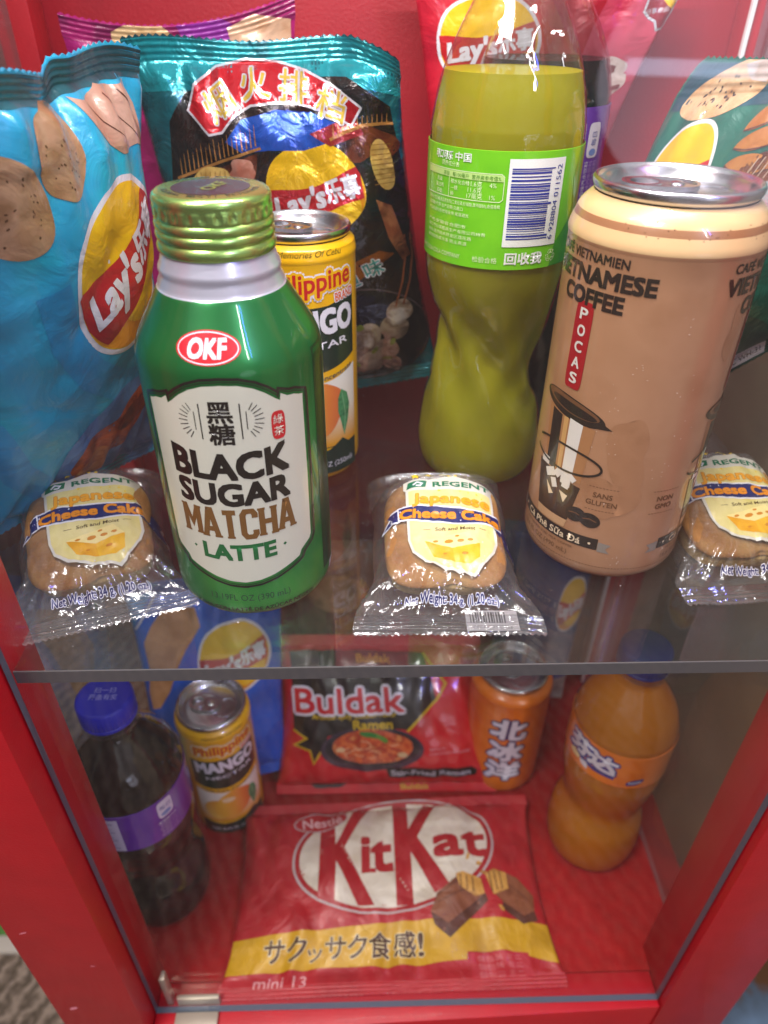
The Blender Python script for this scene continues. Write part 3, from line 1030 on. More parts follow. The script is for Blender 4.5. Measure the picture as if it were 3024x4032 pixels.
# ---------------------------------------------------------------- mango cans
def mango_art(t, r):
    YEL = pm('#efb400', 'can'); DG = pm('#0d2a22', 'can'); WH = pm('#e4e2ea', 'can'); REDP = pm('#c2161b', 'can'); OR = pm('#e06010', 'can'); LEAF = pm('#2f7a4e', 'can', ('#4d9a63', '#1f5a3a'), 20)
    GREEN = pm('#3a6a12', 'can')
    a = Art()
    a.text('Memories Of Cebu', 3, 120.0, 2.7, pm('#54500f', 'can'), 1, w=31, shear=.3)
    a.poly([(-26, 20), (27, 20), (27, 100), (10, 96), (-26, 94)], DG, 0)
    a.poly([(-26, 20.5), (27, 20.5), (27, 66), (0, 60), (-26, 64)], grad(['#e8a020', '#f0e6cf', '#f2efe4'], 'can', 1, 22, 62), .6)
    a.text('Philippine', 1.5, 107.5, 8.8, REDP, 3.2, bold=.02, w=44, rot=.1, shear=.12, out=.10, outmat=YEL, out2=.16, out2mat=WH)
    a.text('BRAND', 20, 99.8, 4.0, OR, 3.2, bold=.02, w=12, rot=.1, out=.10, outmat=WH)
    a.text('MANGO', 1.5, 88.2, 11.6, WH, 2, bold=.05, w=46, rot=.06)
    a.text('NECTAR', 3, 76.6, 3.6, WH, 2, bold=.02, w=36, rot=.08)
    # swoosh with small lettering
    top = [(-26 + 53 * i / 14, 66 - 5 * sin(pi * i / 14) + 3 * i / 14) for i in range(15)]
    a.poly(top + [(x, y - 5.6) for x, y in top[::-1]], YEL, 1)
    a.text('Made from Concentrate', 2, 59.6, 2.6, pm('#243a52', 'can'), 2, bold=.02, w=44, warp=lambda x, y: (x, y + 3.6 * (x / 24) ** 2 + .05 * x))
    # fruit and leaf
    a.blob(2, 41, 14, 17, grad(['#f0b53a', '#f0a63c', '#e98438', '#d86a3a'], 'can', 0, -6, 16, .0), 1.4, rot=-.35, seed=2, amp=.08)
    a.blob(-10, 36, 11, 12, grad(['#f2c64a', '#f0b040', '#e8a238'], 'can', 1, 24, 48), 1.2, rot=.3, seed=3, amp=.08)
    a.ell(-2, 47, 5, 3, pm('#f6d9a8', 'can'), 1.6)
    lf = [(16, 52), (20, 49), (21.8, 42), (20.5, 34), (17.5, 25), (15.6, 33), (13.6, 40), (13.8, 47)]
    a.poly(lf, LEAF, 2); a.stroke([(16.4, 50), (18.4, 38), (17.5, 26)], .4, pm('#8fc08f', 'can'), 2.5)
    a.poly([(-26, 4.5), (27, 4.5), (27, 21), (21, 20), (16, 24), (8, 19), (-8, 17), (-26, 20)], DG, 2.4)
    a.text('NET 8.45 FL OZ (250ml)', 2, 10.2, 3.0, WH, 3.2, w=42)
    a.build('printed_wrap', t, cylmap(r), 2.2, None)


MYEL = pm('#e8ab00', 'can', ('#f0b808', '#e6a800'), 3.0)
mc = can('juice_can', 'small yellow mango nectar can behind the green latte bottle', 'can', (-30, 348, .1), 26.5, 128, 23.6, [MYEL],
         None, mango_art, tabrot=radians(60), rz=radians(9), neck=8., group='mango nectar cans')
m2 = copy_tree(mc)
m2.location = (-.1105, .333, -.3199)
m2.rotation_euler = (0, 0, radians(20))
m2['label'] = 'small yellow mango nectar can on the red cabinet floor beside the grape soda'


def orange_art(t, r):
    WH = pm('#d8d6e6', 'can'); NAVY = pm('#1c2360', 'can')
    a = Art()
    for ch, z in (('北', 84), ('冰', 58), ('洋', 33)):
        a.text(ch, -4.5, z, 19, WH, 3, bold=.06, w=26, cap=.8, out=.07, outmat=NAVY, shear=.05)
    a.build('lettering', t, cylmap(r), 2.4, None)


COR = pm('#e2700c', 'can', ('#e87a14', '#db660a'), 3.0)
can('soda_can', 'orange soda can with white and navy upright Chinese lettering', 'can', (112, 368, -319.9), 31.0, 121.5, 25.5, [COR], None, orange_art, tabrot=radians(30), neck=9.)


# ---------------------------------------------------------------- soft drink bottles
PET = clear('bottle_plastic', (.96, .965, .97), ior=1.5, bump=.5, bscale=42, refl=1.7, dust=.015)


def soda(name, label, loc, prof, liq, z_liq, lab, capm, artfun, rfun=None, rz=0., group=None, liqname='drink', zcap=None, labrot=0.):
    t = thing(name, label, 'bottle', loc, rz, group)
    P = spline(prof, 5)
    lathe('plastic_shell', P, [PET], t, 96, None, rfun, smooth=70)
    Q = [(max(0, r_ - .9), z) for r_, z in P if z < z_liq and z > 1]
    rl = Q[-1][0]
    Q = [(0, 2.2)] + [q for q in Q] + [(rl - .3, z_liq), (0, z_liq)]
    lathe(liqname, Q, [liq], t, 72, None, rfun, smooth=60)
    r_l, z0, z1, lm = lab
    lb = lathe('label', [(r_l, z0), (r_l + .35, z0 + .1), (r_l + .35, z1 - .1), (r_l, z1)], [lm], t, 96, None, None, smooth=30)
    zc = prof[-1][1]; rc = prof[-1][0]
    lathe('neck_ring', [(rc, zc - 11), (rc + 3.0, zc - 10.6), (rc + 3.0, zc - 8.8), (rc, zc - 8.4)], [PET], t, 48)
    cprof = [(rc + .6, zc - 7), (rc + 2.4, zc - 7), (rc + 2.5, zc - 5.2), (rc + 2.1, zc - 4.8), (rc + 2.4, zc - 4.4), (rc + 2.4, zc + 6.5), (rc + 1.6, zc + 7.6), (rc + .4, zc + 8), (0, zc + 8)]
    cp = lathe('bottle_cap', cprof, [capm], t, 120, None, lambda r_, z, ph: (r_ + (.18 * cos(40 * ph) if -4.6 + zc < z < zc + 6.6 and r_ > rc + 1 else 0), z), smooth=40)
    if artfun: artfun(t, lb, cp, r_l + .35, zc + 8)
    return t


def lime_art(t, lb, cp, r, zt):
    WH = pm('#e6e9e2', 'can'); BL = pm('#26348f', 'can'); PG = pm('#d5e6b0', 'can'); DKG = pm('#2f7d1a', 'can', ('#3f9a1e', '#27701c'), 4)
    a = Art()
    a.poly([(27, 117), (50, 117), (60, 163), (34, 163), (30, 152), (33, 140), (27, 128)], pm('#56ad14', 'can'), 0)
    a.poly([(20, 117), (46, 117), (52, 150), (38, 148), (31, 136), (22, 127)], DKG, .5)
    a.rect(-3.7, 21.6, 126.4, 160.6, WH, 1)
    rnd = random.Random(12)
    z = 129.4
    while z < 157.6:
        w_ = rnd.choice((.28, .28, .5, .5, .8))
        a.rect(-2.4, 14.8 + (1.6 if (z < 130.5 or z > 156.6 or 143 < z < 144) else 0), z, z + w_, BL, 2)
        z += w_ + rnd.choice((.3, .3, .5, .75))
    a.text('6 928804 011562', 18.4, 143.4, 2.5, BL, 2, w=29.5, rot=pi / 2 - .03)
    a.text('可口可乐', -34, 160.0, 2.9, WH, 1, bold=.03, w=10.6, shear=.2, cap=.8)
    a.text('中国', -23.4, 160.1, 2.9, WH, 1, bold=.02, w=7.6, cap=.8)
    a.text('营养成分表', -30, 157.0, 1.7, PG, 1, w=10, cap=.8)
    c = [(-46, 144.2), (-6.4, 144.2), (-5.2, 145.2), (-5.2, 153.8), (-6.4, 154.8), (-46, 154.8)]
    a.stroke(c, .32, PG, 1, True)
    a.rect(-46, -5.4, 152.0, 154.5, pm('#b9dc80', 'can'), .8)
    a.stroke([(-30, 144.4), (-30, 152)], .25, PG, 1)
    a.text('项目   每100毫升  营养素参考值%', -20, 153.2, 1.5, pm('#4f8f1c', 'can'), 1.6, w=27, cap=.8)
    for k, (n_, q_, p_) in enumerate((('碳水化合物', '11.6克', '4%'), ('—糖', '11.6克', ''), ('钠', '17毫克', '1%'))):
        zz = 150.5 - 2.35 * k
        a.text(n_, -29, zz, 1.5, PG, 1, align='L', cap=.8)
        a.text(q_, -17.2, zz, 1.75, PG, 1)
        if p_: a.text(p_, -9.6, zz, 1.75, PG, 1)
        a.text(('能量', '蛋白质', '脂肪')[k], -36, zz, 1.5, PG, 1, cap=.8)
    for k, s_ in enumerate(('配料:水,白砂糖,食品添加剂(二氧化碳,柠檬酸,苯甲酸钠),食用香精', '保质期:9个月 生产日期:见瓶口', '产品标准代号 贮存条件:常温避光',
                            '', '产地:安徽省合肥市', '可口可乐装瓶商生产有限公司持有', '地址:经济技术开发区莲花路', '请勿加热或冷冻 防止高温')):
        if s_:
            a.text(s_, -44, 142.4 - 2.3 * k, 1.35, PG, 1, align='L', w=(38, 22, 25, 0, 24, 33, 27, 25)[k], cap=.8)
    a.text('THE COCA-COLA COMPANY', -36, 120.6, 1.9, PG, 1, w=28)
    a.text('检验合格', -10.6, 120.6, 2.2, PG, 1, cap=.8)
    a.text('回收我', 6.6, 121.6, 4.2, WH, 1, bold=.04, w=17, cap=.8)
    a.text('♻', 20.0, 121.6, 3.6, PG, 1)
    a.build('label_print', lb, cylmap(r), 2.4, None)


LIME = liquid('lime_drink', '#efe922', '#f2f060', .52, .015)
GRAPE = liquid('grape_drink', '#1c0c10', '#5a2a2c', .5, .02)
ORANGE = liquid('orange_drink', '#ffa60e', '#ffb040', .82, .03)
limep = [(20, 2), (25, 0), (29, 1.5), (31.8, 6), (33.2, 13), (33.2, 22), (30.8, 38), (26.0, 56), (24.2, 68), (25.6, 80), (30.6, 98), (33.2, 112), (33.4, 130), (33.4, 164), (32.8, 172), (29.6, 187), (23.5, 202), (17.4, 214), (13.2, 226), (12.6, 234), (12.4, 246)]


def twist(r, z, ph):
    k = exp(-((z - 66) / 30) ** 2)
    rr = r + k * 1.5 * sin(5 * ph + z * .16) + (.35 * sin(9 * ph - z * .2) * k if r > 20 else 0)
    w_ = exp(-((z - 64) / 26) ** 2)
    return rr, z - w_ * 10.5 * sin(ph)


soda('soda_bottle', 'tall lime green soda bottle with its barcode label turned to the front', (63, 345, .1), limep, LIME, 189, (33.5, 116.6, 163.3, pm('#6cc01a', 'can', ('#72c41c', '#66b81a'), 3)),
     plain('green_cap', '#3fa01c', rough=.4), lime_art, twist, group='soda bottles')


def grape_art(rot):
    def f(t, lb, cp, r, zt):
        WH = pm('#d5d3e6', 'can'); BL = pm('#2b3c9a', 'can'); LIL = pm('#a98ac8', 'can')
        a = Art()
        z0 = 146.5 - 36
        a.rect(-14, 2, z0 + 1.0, z0 + 33.5, WH, 1)
        for k in range(10):
            a.rect(-12, -1 - (k % 3) * 2, z0 + 4 + k * 2.8, z0 + 4.8 + k * 2.8, pm('#8d86b0', 'can'), 2)
        a.build('nutrition_panel', lb, cylmap(r), 2.4, None)
        a = Art()
        a.ell(30, z0 + 27, 5.2, 7.6, WH, 1, pw=.4)
        a.text('每日', 30, z0 + 28.6, 3.4, BL, 2, w=7.6, cap=.8); a.ell(30, z0 + 22.6, 3.6, 2.0, pm('#6a86c8', 'can'), 2)
        for k in range(5):
            a.text('葡萄味汽水', 30, z0 + 16 - 3.1 * k, 2.2, LIL if k else WH, 1, w=13 - 1.3 * (k % 2), cap=.8)
        a.build('label_print', lb, cylmap(r), 2.4, None)
        c = Art()
        for k, s_ in enumerate(('扫一扫', '开盖有奖')):
            c.text(s_, 0, 4 - 5 * k, 3.4, pm('#9fa6e8', 'can'), 0, w=12 + 4 * k, cap=.8)
        c.build('cap_print', cp, planemap(zt), 0)
    return f


PUR = pm('#5b1f96', 'can', ('#632aa0', '#55198c'), 3)
cokep = [(20, 2), (25, 0), (29, 1.5), (32, 7), (33.8, 18), (33.9, 30), (32.6, 44), (28.6, 58), (27.8, 68), (30.5, 82), (33.4, 100), (33.7, 112), (33.7, 146), (33.2, 152), (30.5, 162), (25.2, 172), (19.0, 181), (14.6, 187), (13.6, 191), (13.4, 205)]
gl = soda('soda_bottle', 'dark grape soda bottle with blue cap and purple label on the cabinet floor', (-148, 268, -319.9), cokep, GRAPE, 153, (33.8, 110.5, 146.5, PUR),
          plain('blue_cap', '#1722b4', rough=.45), grape_art(0), None, group='soda bottles')

def upper_grape(t, lb, r):
    WH = pm('#d5d3e6', 'can'); BL = pm('#2b3c9a', 'can'); LIL = pm('#a98ac8', 'can')
    a = Art()
    a.ell(24, 158, 4.4, 7.6, WH, 1, pw=.4)
    a.text('每日', 24, 158.6, 3.4, BL, 2, w=6.0, cap=.8, rot=pi / 2); a.ell(24, 152.8, 2.6, 1.6, pm('#6a86c8', 'can'), 2)
    for k in range(5):
        a.text('葡萄味汽水饮料', 14 + 3.4 * k, 139.5, 2.3, LIL if k != 2 else WH, 1, w=19, cap=.8, rot=pi / 2)
    a.build('label_print', lb, cylmap(r), 2.4, None)


gcap = [(r_, z * 1.165) for r_, z in cokep]
soda('soda_bottle', 'dark grape soda bottle with purple label standing behind the lime soda', (89, 404, .1), gcap, GRAPE, 190, (33.8, 128.0, 172.0, PUR),
     plain('blue_cap', '#1722b4', rough=.45), (lambda t, lb, cp, r, zt: upper_grape(t, lb, r)), None, group='soda bottles')



def fanta_art(t, lb, cp, r, zt):
    WH = pm('#dad8e6', 'can'); NAVY = pm('#1d2f8a', 'can'); REDP = pm('#c8202a', 'can')
    a = Art()
    wp = lambda x, y: (x, y + .10 * x)
    for ch, u, z in (('芬', -39.5, 137.2), ('达', -22.0, 135.0)):
        a.text(ch, u, z, 13, WH, 3, bold=.06, w=18, cap=.8, out=.09, outmat=NAVY, rot=-.1)
    a.stroke([(-52, 128.5), (-40, 126.5), (-26, 124.5), (-13, 124.2)], 3.4, NAVY, .6)
    a.blob(-43, 124.5, 4.4, 3.2, pm('#f0d9a0', 'can'), .9, seed=4, amp=.2); a.blob(-34, 122.6, 3.6, 2.4, WH, .9, seed=5, amp=.2)
    a.blob(.5, 122.6, 6.0, 2.6, NAVY, 1, seed=2, amp=.15, rot=.25)
    a.text('Fanta', .5, 122.8, 2.0, WH, 2, bold=.03, w=8, rot=.25)
    a.build('label_print', lb, cylmap(r), 2.4, None)


OLAB = pm('#e5760e', 'can', ('#ea7e14', '#dd6c0a'), 3)
soda('soda_bottle', 'orange soda bottle with blue cap and orange label on the cabinet floor', (172, 300, -319.9), cokep, ORANGE, 186, (33.8, 116, 147, OLAB),
     plain('veiled_blue_cap', '#1d2478', rough=.45), fanta_art, None, group='soda bottles')  # cap blue darkened to paint in the dimming by the shelf's reflections
# ================================================================== snack bags
def fbm(x, y, z): return noise.noise(Vector((x, y, z)))


def unit(v): return v / (v.length or 1)


BAGS = {}


def bagmap(TL, TR, BR, BL, tf, tb, seed, pin=.05, seal=9., wr=1., sag=0., curl=0., lb=0., rb=0., topf=None):
    TL, TR, BR, BL = (Vector(p) for p in (TL, TR, BR, BL))
    W = ((TR - TL).length + (BR - BL).length) / 2
    H = ((TL - BL).length + (TR - BR).length) / 2
    U = unit((TR - TL) + (BR - BL)); Vv = unit((TL - BL) + (TR - BR))
    Nn = unit(U.cross(Vv))

    def f(u, v, h, side=1):
        s = u / W; t = v / H
        tt = min(1, max(0, (v - seal) / (H - 2 * seal)))
        e = max(0., 4 * tt * (1 - tt)) ** .6
        s2 = .5 + (s - .5) * (1 - pin * e)
        P = (BL * (1 - s2) + BR * s2) * (1 - t) + (TL * (1 - s2) + TR * s2) * t
        g = max(0., 1 - abs(2 * s - 1) ** 2.6) ** .6
        d = min(v, H - v)
        ds = max(0., d - seal)
        w_ = 0.
        if wr:
            q = e * g
            w_ += wr * 3.4 * (abs(fbm(u / 46, v / 60, seed)) - .25) * q
            w_ += wr * 1.5 * (abs(fbm(u / 21 + 5, v / 26, seed + 7)) - .25) * q
            w_ += wr * 1.7 * exp(-ds / 20) * sin(s * 38 + 5 * fbm(u / 40, v / 60, seed + 3)) * min(1, ds / 4) * min(1, 4 * g)
            de = min(u, W - u)
            w_ += wr * 1.5 * exp(-max(0, de) / 13) * sin(v / 6.2 + 4 * fbm(u / 30, v / 34, seed + 11)) * q
            w_ += wr * 2.4 * fbm(s * 2.2, t * 1.4, seed + 20) * (1 if d < seal + 20 else .5)
        if d < seal:
            w_ += .28 * sin(d * 2 * pi / 2.4) * side
        th = (tf if side > 0 else -tb) * e * g + (.12 * side)
        P = P + Nn * (th + (w_ if side > 0 else w_ * .6) + h * (1 if side > 0 else -1))
        P = P + U * (max(0., sin(pi * min(1, max(0, t)))) ** .6 * (rb * s - lb * (1 - s)))
        P = P - Vv * (sag * 4 * s * (1 - s) * t)
        if topf:
            dv, dn = topf(s)
            P = P + (Vv * dv + Nn * dn) * max(0., t) ** 7
        return tuple(P)
    f.N = Nn
    return f, W, H


def bag(name, label, cat, corners, tf, tb, seed, mat, backmat=None, group=None, **kw):
    f, W, H = bagmap(*corners, tf, tb, seed, **kw)
    base = Vector(corners[2]) * .5 + Vector(corners[3]) * .5
    t = thing(name, label, cat, (base.x, base.y, base.z), 0, group)
    fo = lambda u, v, h, side=1: tuple(Vector(f(u, v, h, side)) - base)
    seal = kw.get('seal', 9.)
    nu = max(8, int(W / 1.7)); nu += nu % 2
    vs = []
    v = 0
    while v < seal: vs.append(v); v += .6
    nb = int((H - 2 * seal) / 2.3)
    vs += [seal + (H - 2 * seal) * i / nb for i in range(nb)]
    v = H - seal
    while v < H: vs.append(v); v += .6
    vs.append(H)
    V = []; F = []; UV = []; M = []
    nv = len(vs)
    gm = GridMap(fo, [W * i / nu for i in range(nu + 1)], vs, f.N)
    for side in (1, -1):
        for i in range(nu + 1):
            u = W * i / nu
            for j, v in enumerate(vs):
                vv = v
                if j == 0: vv = -1.0 * (i % 2)
                if j == nv - 1: vv = v + 1.0 * (i % 2)
                V.append(fo(u, vv, 0, side)); UV.append((u * .01, vv * .01))
    off = (nu + 1) * nv
    for i in range(nu):
        for j in range(nv - 1):
            a = i * nv + j; b_ = a + nv
            F.append((a, b_, b_ + 1, a + 1)); M.append(0)
            a += off; b_ += off
            F.append((a, a + 1, b_ + 1, b_)); M.append(1)
    for j in range(nv - 1):
        F.append((j, j + 1, off + j + 1, off + j)); M.append(0)
        a = nu * nv + j
        F.append((a, off + a, off + a + 1, a + 1)); M.append(0)
    for i in range(nu):
        a = i * nv; F.append((a, off + a, off + a + nv, a + nv)); M.append(0)
        a = i * nv + nv - 1; F.append((a, a + nv, off + a + nv, off + a)); M.append(0)
    mesh('pouch', V, F, [mat, backmat or mat], t, M, UV, 70)
    BAGS[label] = (f, W, H)
    return t, gm, W, H

TEAL = pm('#189abc', 'foil', ('#1f9cc6', '#16aec4'), 2.0)
tL, fL, WL, HL = bag('crisp_bag', 'blue teal crisp bag leaning by the left side pane, turned towards the middle', 'crisp bag',
                     ((-117, 238, 197), (-92, 345, 195), (-118, 345, 8), (-183, 258, 4)), 25, 10, 3., TEAL, group='crisp bags', wr=1.9,
                     topf=lambda s: (-4.5 / (1 + exp((s - .50) / .012)) + 2.0 * sin(9 * s), 5 * sin(7 * s) * s - 5 * exp(-((s - .5) / .07) ** 2)))
DTEAL = pm('#0c4a55', 'shiny', ('#0f6a74', '#0b3a48'), 3.0)
tC, fC, WC, HC = bag('crisp_bag', 'shiny dark teal crisp bag with a red arched banner behind the yellow juice can', 'crisp bag',
                     ((-113, 408, 194), (17, 405, 194), (46, 402, 26), (-96, 398, 2)), 26, 8, 11., DTEAL, group='crisp bags', sag=-3, wr=1.9,
                     topf=lambda s: (2.0 * sin(8 * s + 1) - 34 * max(0, s - .84) - 260 * max(0, s - .93) ** 2, 5 * sin(6 * s + 1) + 50 * max(0, s - .8)))
MAG = pm('#a01060', 'foil', ('#b01470', '#8a0c5c'), 2.0)
tM, fM, WM, HM = bag('crisp_bag', 'magenta crisp bag showing above the dark teal bag at the back', 'crisp bag',
                     ((-152, 440, 205), (-33, 440, 214), (-33, 446, 12), (-152, 446, 4)), 9, 6, 21., MAG, group='crisp bags', sag=9)
REDB = pm('#b0142c', 'foil', ('#c01830', '#9c1028'), 2.0)
tR, fR, WR, HR = bag('crisp_bag', 'red crisp bag standing tall behind the lime and grape soda bottles', 'crisp bag',
                     ((24, 447, 232), (176, 450, 232), (118, 444, 6), (58, 444, 4)), 12, 8, 31., REDB, group='crisp bags', rb=-13)
DGRN = pm('#0f5a4a', 'foil', ('#136453', '#0c4c44'), 2.0)
tG, fG, WG, HG = bag('crisp_bag', 'dark green crisp bag leaning in behind the coffee can on the right', 'crisp bag',
                     ((152, 368, 192), (192, 288, 196), (206, 318, 84), (140, 356, 5)), 20, 6, 41., DGRN, group='crisp bags', lb=30)
BLUB = pm('#0f4fb8', 'foil', ('#1257c4', '#0c48a8'), 2.0)
tB, fB, WB, HB = bag('crisp_bag', 'bright blue crisp bag leaning at the back left of the cabinet floor', 'crisp bag',
                     ((-176, 392, -136), (-62, 412, -132), (-66, 352, -300), (-168, 340, -316)), 18, 8, 51., BLUB, group='crisp bags')
BLU2 = pm('#16306a', 'foil', ('#1a3878', '#12285a'), 2.0)
tB2, fB2, WB2, HB2 = bag('crisp_bag', 'dark blue crisp bag with a silver foot standing behind the orange soda can', 'crisp bag',
                         ((108, 446, -118), (184, 430, -118), (176, 420, -300), (110, 436, -312)), 14, 8, 61., BLU2, group='crisp bags')
TANB = pm('#8a5a44', 'foil', ('#96644c', '#7a4c3a'), 2.0)
tT, fT, WT, HT = bag('snack_pouch', 'dull tan snack pouch at the back behind the red noodle pack', 'pouch',
                     ((-62, 462, -150), (14, 462, -150), (14, 440, -316), (-62, 440, -316)), 10, 6, 71., TANB)
# noodle pack and chocolate bag
BRED = pm('#c01220', 'gloss', ('#c8141f', '#b00f1c'), 2.0)
tN, fN, WN_, HN = bag('noodle_pack', 'red and black spicy noodle pack propped up behind the chocolate bag', 'noodle pack',
                      ((-72, 408, -204), (92, 408, -206), (106, 338, -316), (-74, 338, -314)), 25, 12, 81., BRED, seal=8., wr=1.4)
KRED = pm('#a4141e', 'mfoil', ('#ae1822', '#98101a'), 2.0)
tK, fK, WK, HK = bag('chocolate_bag', 'red chocolate wafer bag with a yellow band lying flat on the cabinet floor', 'chocolate bag',
                     ((-96, 322, -306), (126, 326, -306), (132, 195.5, -318), (-100, 192.5, -318)), 19, 1, 91., KRED, seal=7., wr=2.2, pin=.05)
# ------------------------------------------------------------------ printed artwork of the bags
SW, SY, SO, SR = '#d9d6dc', '#e8b80c', '#d98a08', '#b3141f'


def crisp_logo(t, fo, cx_, cy_, sx, sy, rot, fin='foil', latin=True, name='logo', shear=.2, up=0.):
    W_ = pm(SW, fin); Y_ = pm(SY, fin); O_ = pm(SO, fin); R_ = pm(SR, fin, ('#bd1824', '#a01020'), 3)
    a = Art()

    def T(x, y):
        p = rotp((x * sx, y * sy), rot); return (cx_ + p[0], cy_ + p[1])
    n = 60
    edge = lambda th, k: (k * (.47 + .02 * cos(3 * th + 1)) * abs(cos(th)) ** .92 * (1 if cos(th) > 0 else -1), k * (.49 + .015 * sin(2 * th)) * abs(sin(th)) ** .92 * (1 if sin(th) > 0 else -1))
    a.poly([T(*edge(2 * pi * i / n, 1.07)) for i in range(n)], W_, 0)
    a.poly([T(*edge(2 * pi * i / n, 1.0)) for i in range(n)], Y_, 1)
    a.poly([T(*edge(-pi + pi * i / 30, .985)) for i in range(31)], O_, 2)
    a.poly([T(.12 + .3 * cos(2 * pi * i / 30), -.20 + .22 * sin(2 * pi * i / 30)) for i in range(30)], Y_, 2.5)
    xs = [-.46 + .92 * i / 30 for i in range(31)]
    el = lambda x: .49 * sqrt(max(0.0, 1 - (abs(x) / .475) ** 2.1))
    yt = lambda x: up + .10 + .14 * x - .05 * cos(6 * x)
    yb = lambda x: up - .27 + .26 * x + .03 * sin(6 * x)
    top = [(x, min(el(x), yt(x))) for x in xs]; bot = [(x, max(-el(x), yb(x))) for x in xs]
    a.poly([T(*p) for p in top + bot[::-1]], R_, 3)
    if latin:
        p = T(-.16, -.085 + up)
        a.text("Lay's", p[0], p[1], .22 * sy, W_, 5, bold=.045, w=.50 * sx, rot=rot + .12, shear=shear)
        p = T(.265, .0 + up)
        a.text('乐事', p[0], p[1], .21 * sy, W_, 5, bold=.045, w=.33 * sx, rot=rot + .12, cap=.8)
    a.build(name, t, fo, 3.0, 3.0, base=.16, step=.075)


class Shift(Art):
    def __init__(s, du, dv):
        Art.__init__(s); s.d = (du, dv)

    def build(s, *a_, **k_):
        s.P = [([(p[0] + s.d[0], p[1] + s.d[1]) for p in q[0]],) + tuple(q[1:]) for q in s.P]
        return Art.build(s, *a_, **k_)


def petal(cx_, cy_, L_, w_, rot):
    pts = []
    for i in range(25):
        x = L_ * i / 24; y = w_ * sin(pi * (i / 24) ** .8) ** .8
        pts.append((x, y))
    for i in range(23, 0, -1):
        x = L_ * i / 24; y = -w_ * .8 * sin(pi * (i / 24) ** .9) ** .9
        pts.append((x, y))
    return [tuple(map(sum, zip(rotp(p, rot), (cx_, cy_)))) for p in pts]


CHIP = pm('#8a6342', 'foil', ('#a27c58', '#b08c6c', '#8f6a48'), 5.0)
CHIP2 = pm('#b08458', 'foil', ('#c49a6c', '#cfae86', '#a87c50'), 6.0)
SPECK = pm('#5a3a22', 'foil')
SLICE = pm('#b58a74', 'foil', ('#c09a86', '#ae8068'), 2.0)
LINE = pm('#5b3526', 'foil')


def specks(a, cx_, cy_, rx, ry, n, seed, lay=1.5, mat=None, sz=.5):
    rnd = random.Random(seed)
    for i in range(n):
        th = rnd.uniform(0, 6.28); k = sqrt(rnd.random()) * .85
        a.ell(cx_ + rx * k * cos(th), cy_ + ry * k * sin(th), rnd.uniform(.6, 1.6) * sz, rnd.uniform(.4, .9) * sz, mat or SPECK, lay, rot=rnd.uniform(0, 3), n=7)


# left blue teal bag
a = Art()
LB = pm('#2794c4', 'foil', ('#1f88ba', '#319fcb'), 2.0)
LB2 = pm('#1288b0', 'foil', ('#1590b8', '#107ea6'), 2.0)
a.rect(0, WL, HL - 10.5, HL - .4, pm('#0a525c', 'foil', ('#08464e', '#0e6a74'), 3), 0)  # top seal band, darkened to paint in the shade of its fold
a.stroke([(24, 128), (30, 106), (44, 86), (64, 72), (88, 66)], 15, LB, 0)
a.stroke([(2, 70), (14, 44), (30, 26), (46, 14)], 12, LB, .3)
a.blob(40, 172.5, 12.6, 16.4, CHIP, 1.4, rot=-.35, seed=3, amp=.07); specks(a, 40, 172, 11, 14, 26, 2, 2.2)
a.blob(12.5, 157, 15, 17, CHIP, 2.4, rot=.3, seed=7, amp=.06); specks(a, 12, 157, 13, 15, 24, 3, 3.2)
fan = [(57, 186), (66, 184), (76, 187), (86, 185), (97, 186), (101.5, 178), (106, 158), (99, 164), (92, 166.5), (84, 165.5), (76, 166.5), (69, 170.5), (63, 177)]
a.poly(fan, SLICE, 1)
for pts in ([(66, 183), (71, 177), (79, 172), (86, 166)], [(76, 185), (82, 178), (90, 172), (99, 164)], [(88, 184), (95, 178), (101, 170), (105, 160)]):
    a.stroke(pts, .7, LINE, 2, w1=.3)
PB = pm('#4a7ab4', 'foil', ('#4270a8', '#5484bc'), 2.5)
a.ell(76, 30, 43, 40, PB, 1, n=48)
CK = pm('#9a3a1c', 'foil', ('#c45e28', '#7a2414', '#d47a3a'), 9.0, lo=.3, hi=.7)
a.blob(66, 42, 25, 14, CK, 2, rot=.75, seed=9, amp=.25); a.blob(56, 26, 14, 9, pm('#cc8040', 'foil', ('#a85c2a', '#dc9450'), 10), 3, rot=.9, seed=10, amp=.15)
a.blob(78, 50, 12, 7, pm('#4a1a12', 'foil', ('#7a3016', '#3a120e'), 10), 3, rot=.6, seed=12, amp=.25)
a.build('printed_front', tL, fL, 3, 3, base=.16, step=.075)
crisp_logo(tL, fL, 69, 125.5, 70, 63, .36, up=.07)

# shiny dark teal bag
a = Art()
BLK = pm('#0d1416', 'shiny', ('#16191a', '#241410', '#0a1a1e'), 3.0)
BRN = pm('#4a2014', 'shiny', ('#6a3018', '#2a1410'), 7.0)
TE = pm('#0f7f8a', 'shiny', ('#139aa2', '#0c6470'), 4.0)
a.rect(0, WC, HC - 20, HC - .3, TE, 0)
a.poly([(16, 150), (27, 161), (60, 166), (110, 166), (131, 156), (137, 110), (137, 40), (126, 18), (100, 6), (30, 6), (8, 30), (4, 100)], BLK, .6)
a.poly([(8, 118), (30, 128), (60, 136), (52, 112), (20, 104)], BRN, 1)
a.blob(118, 138, 13, 9, BRN, 1, seed=3, amp=.3)
WSH = pm(SW, 'shiny'); RB = pm('#b8101e', 'shiny', ('#c41826', '#a00c1a'), 3); YB = pm('#d8b848', 'shiny')
outer = [(27, 154), (33, 164), (45, 171.4), (60, 174.6), (75, 173.4), (90, 169), (104, 161.6), (116, 153.4)]
inner = [(110, 145.6), (98, 151.6), (85, 155.6), (72, 156.6), (60, 155.6), (51, 151.6), (43, 144.8), (36, 144.0)]
a.poly(outer + inner, RB, 2)
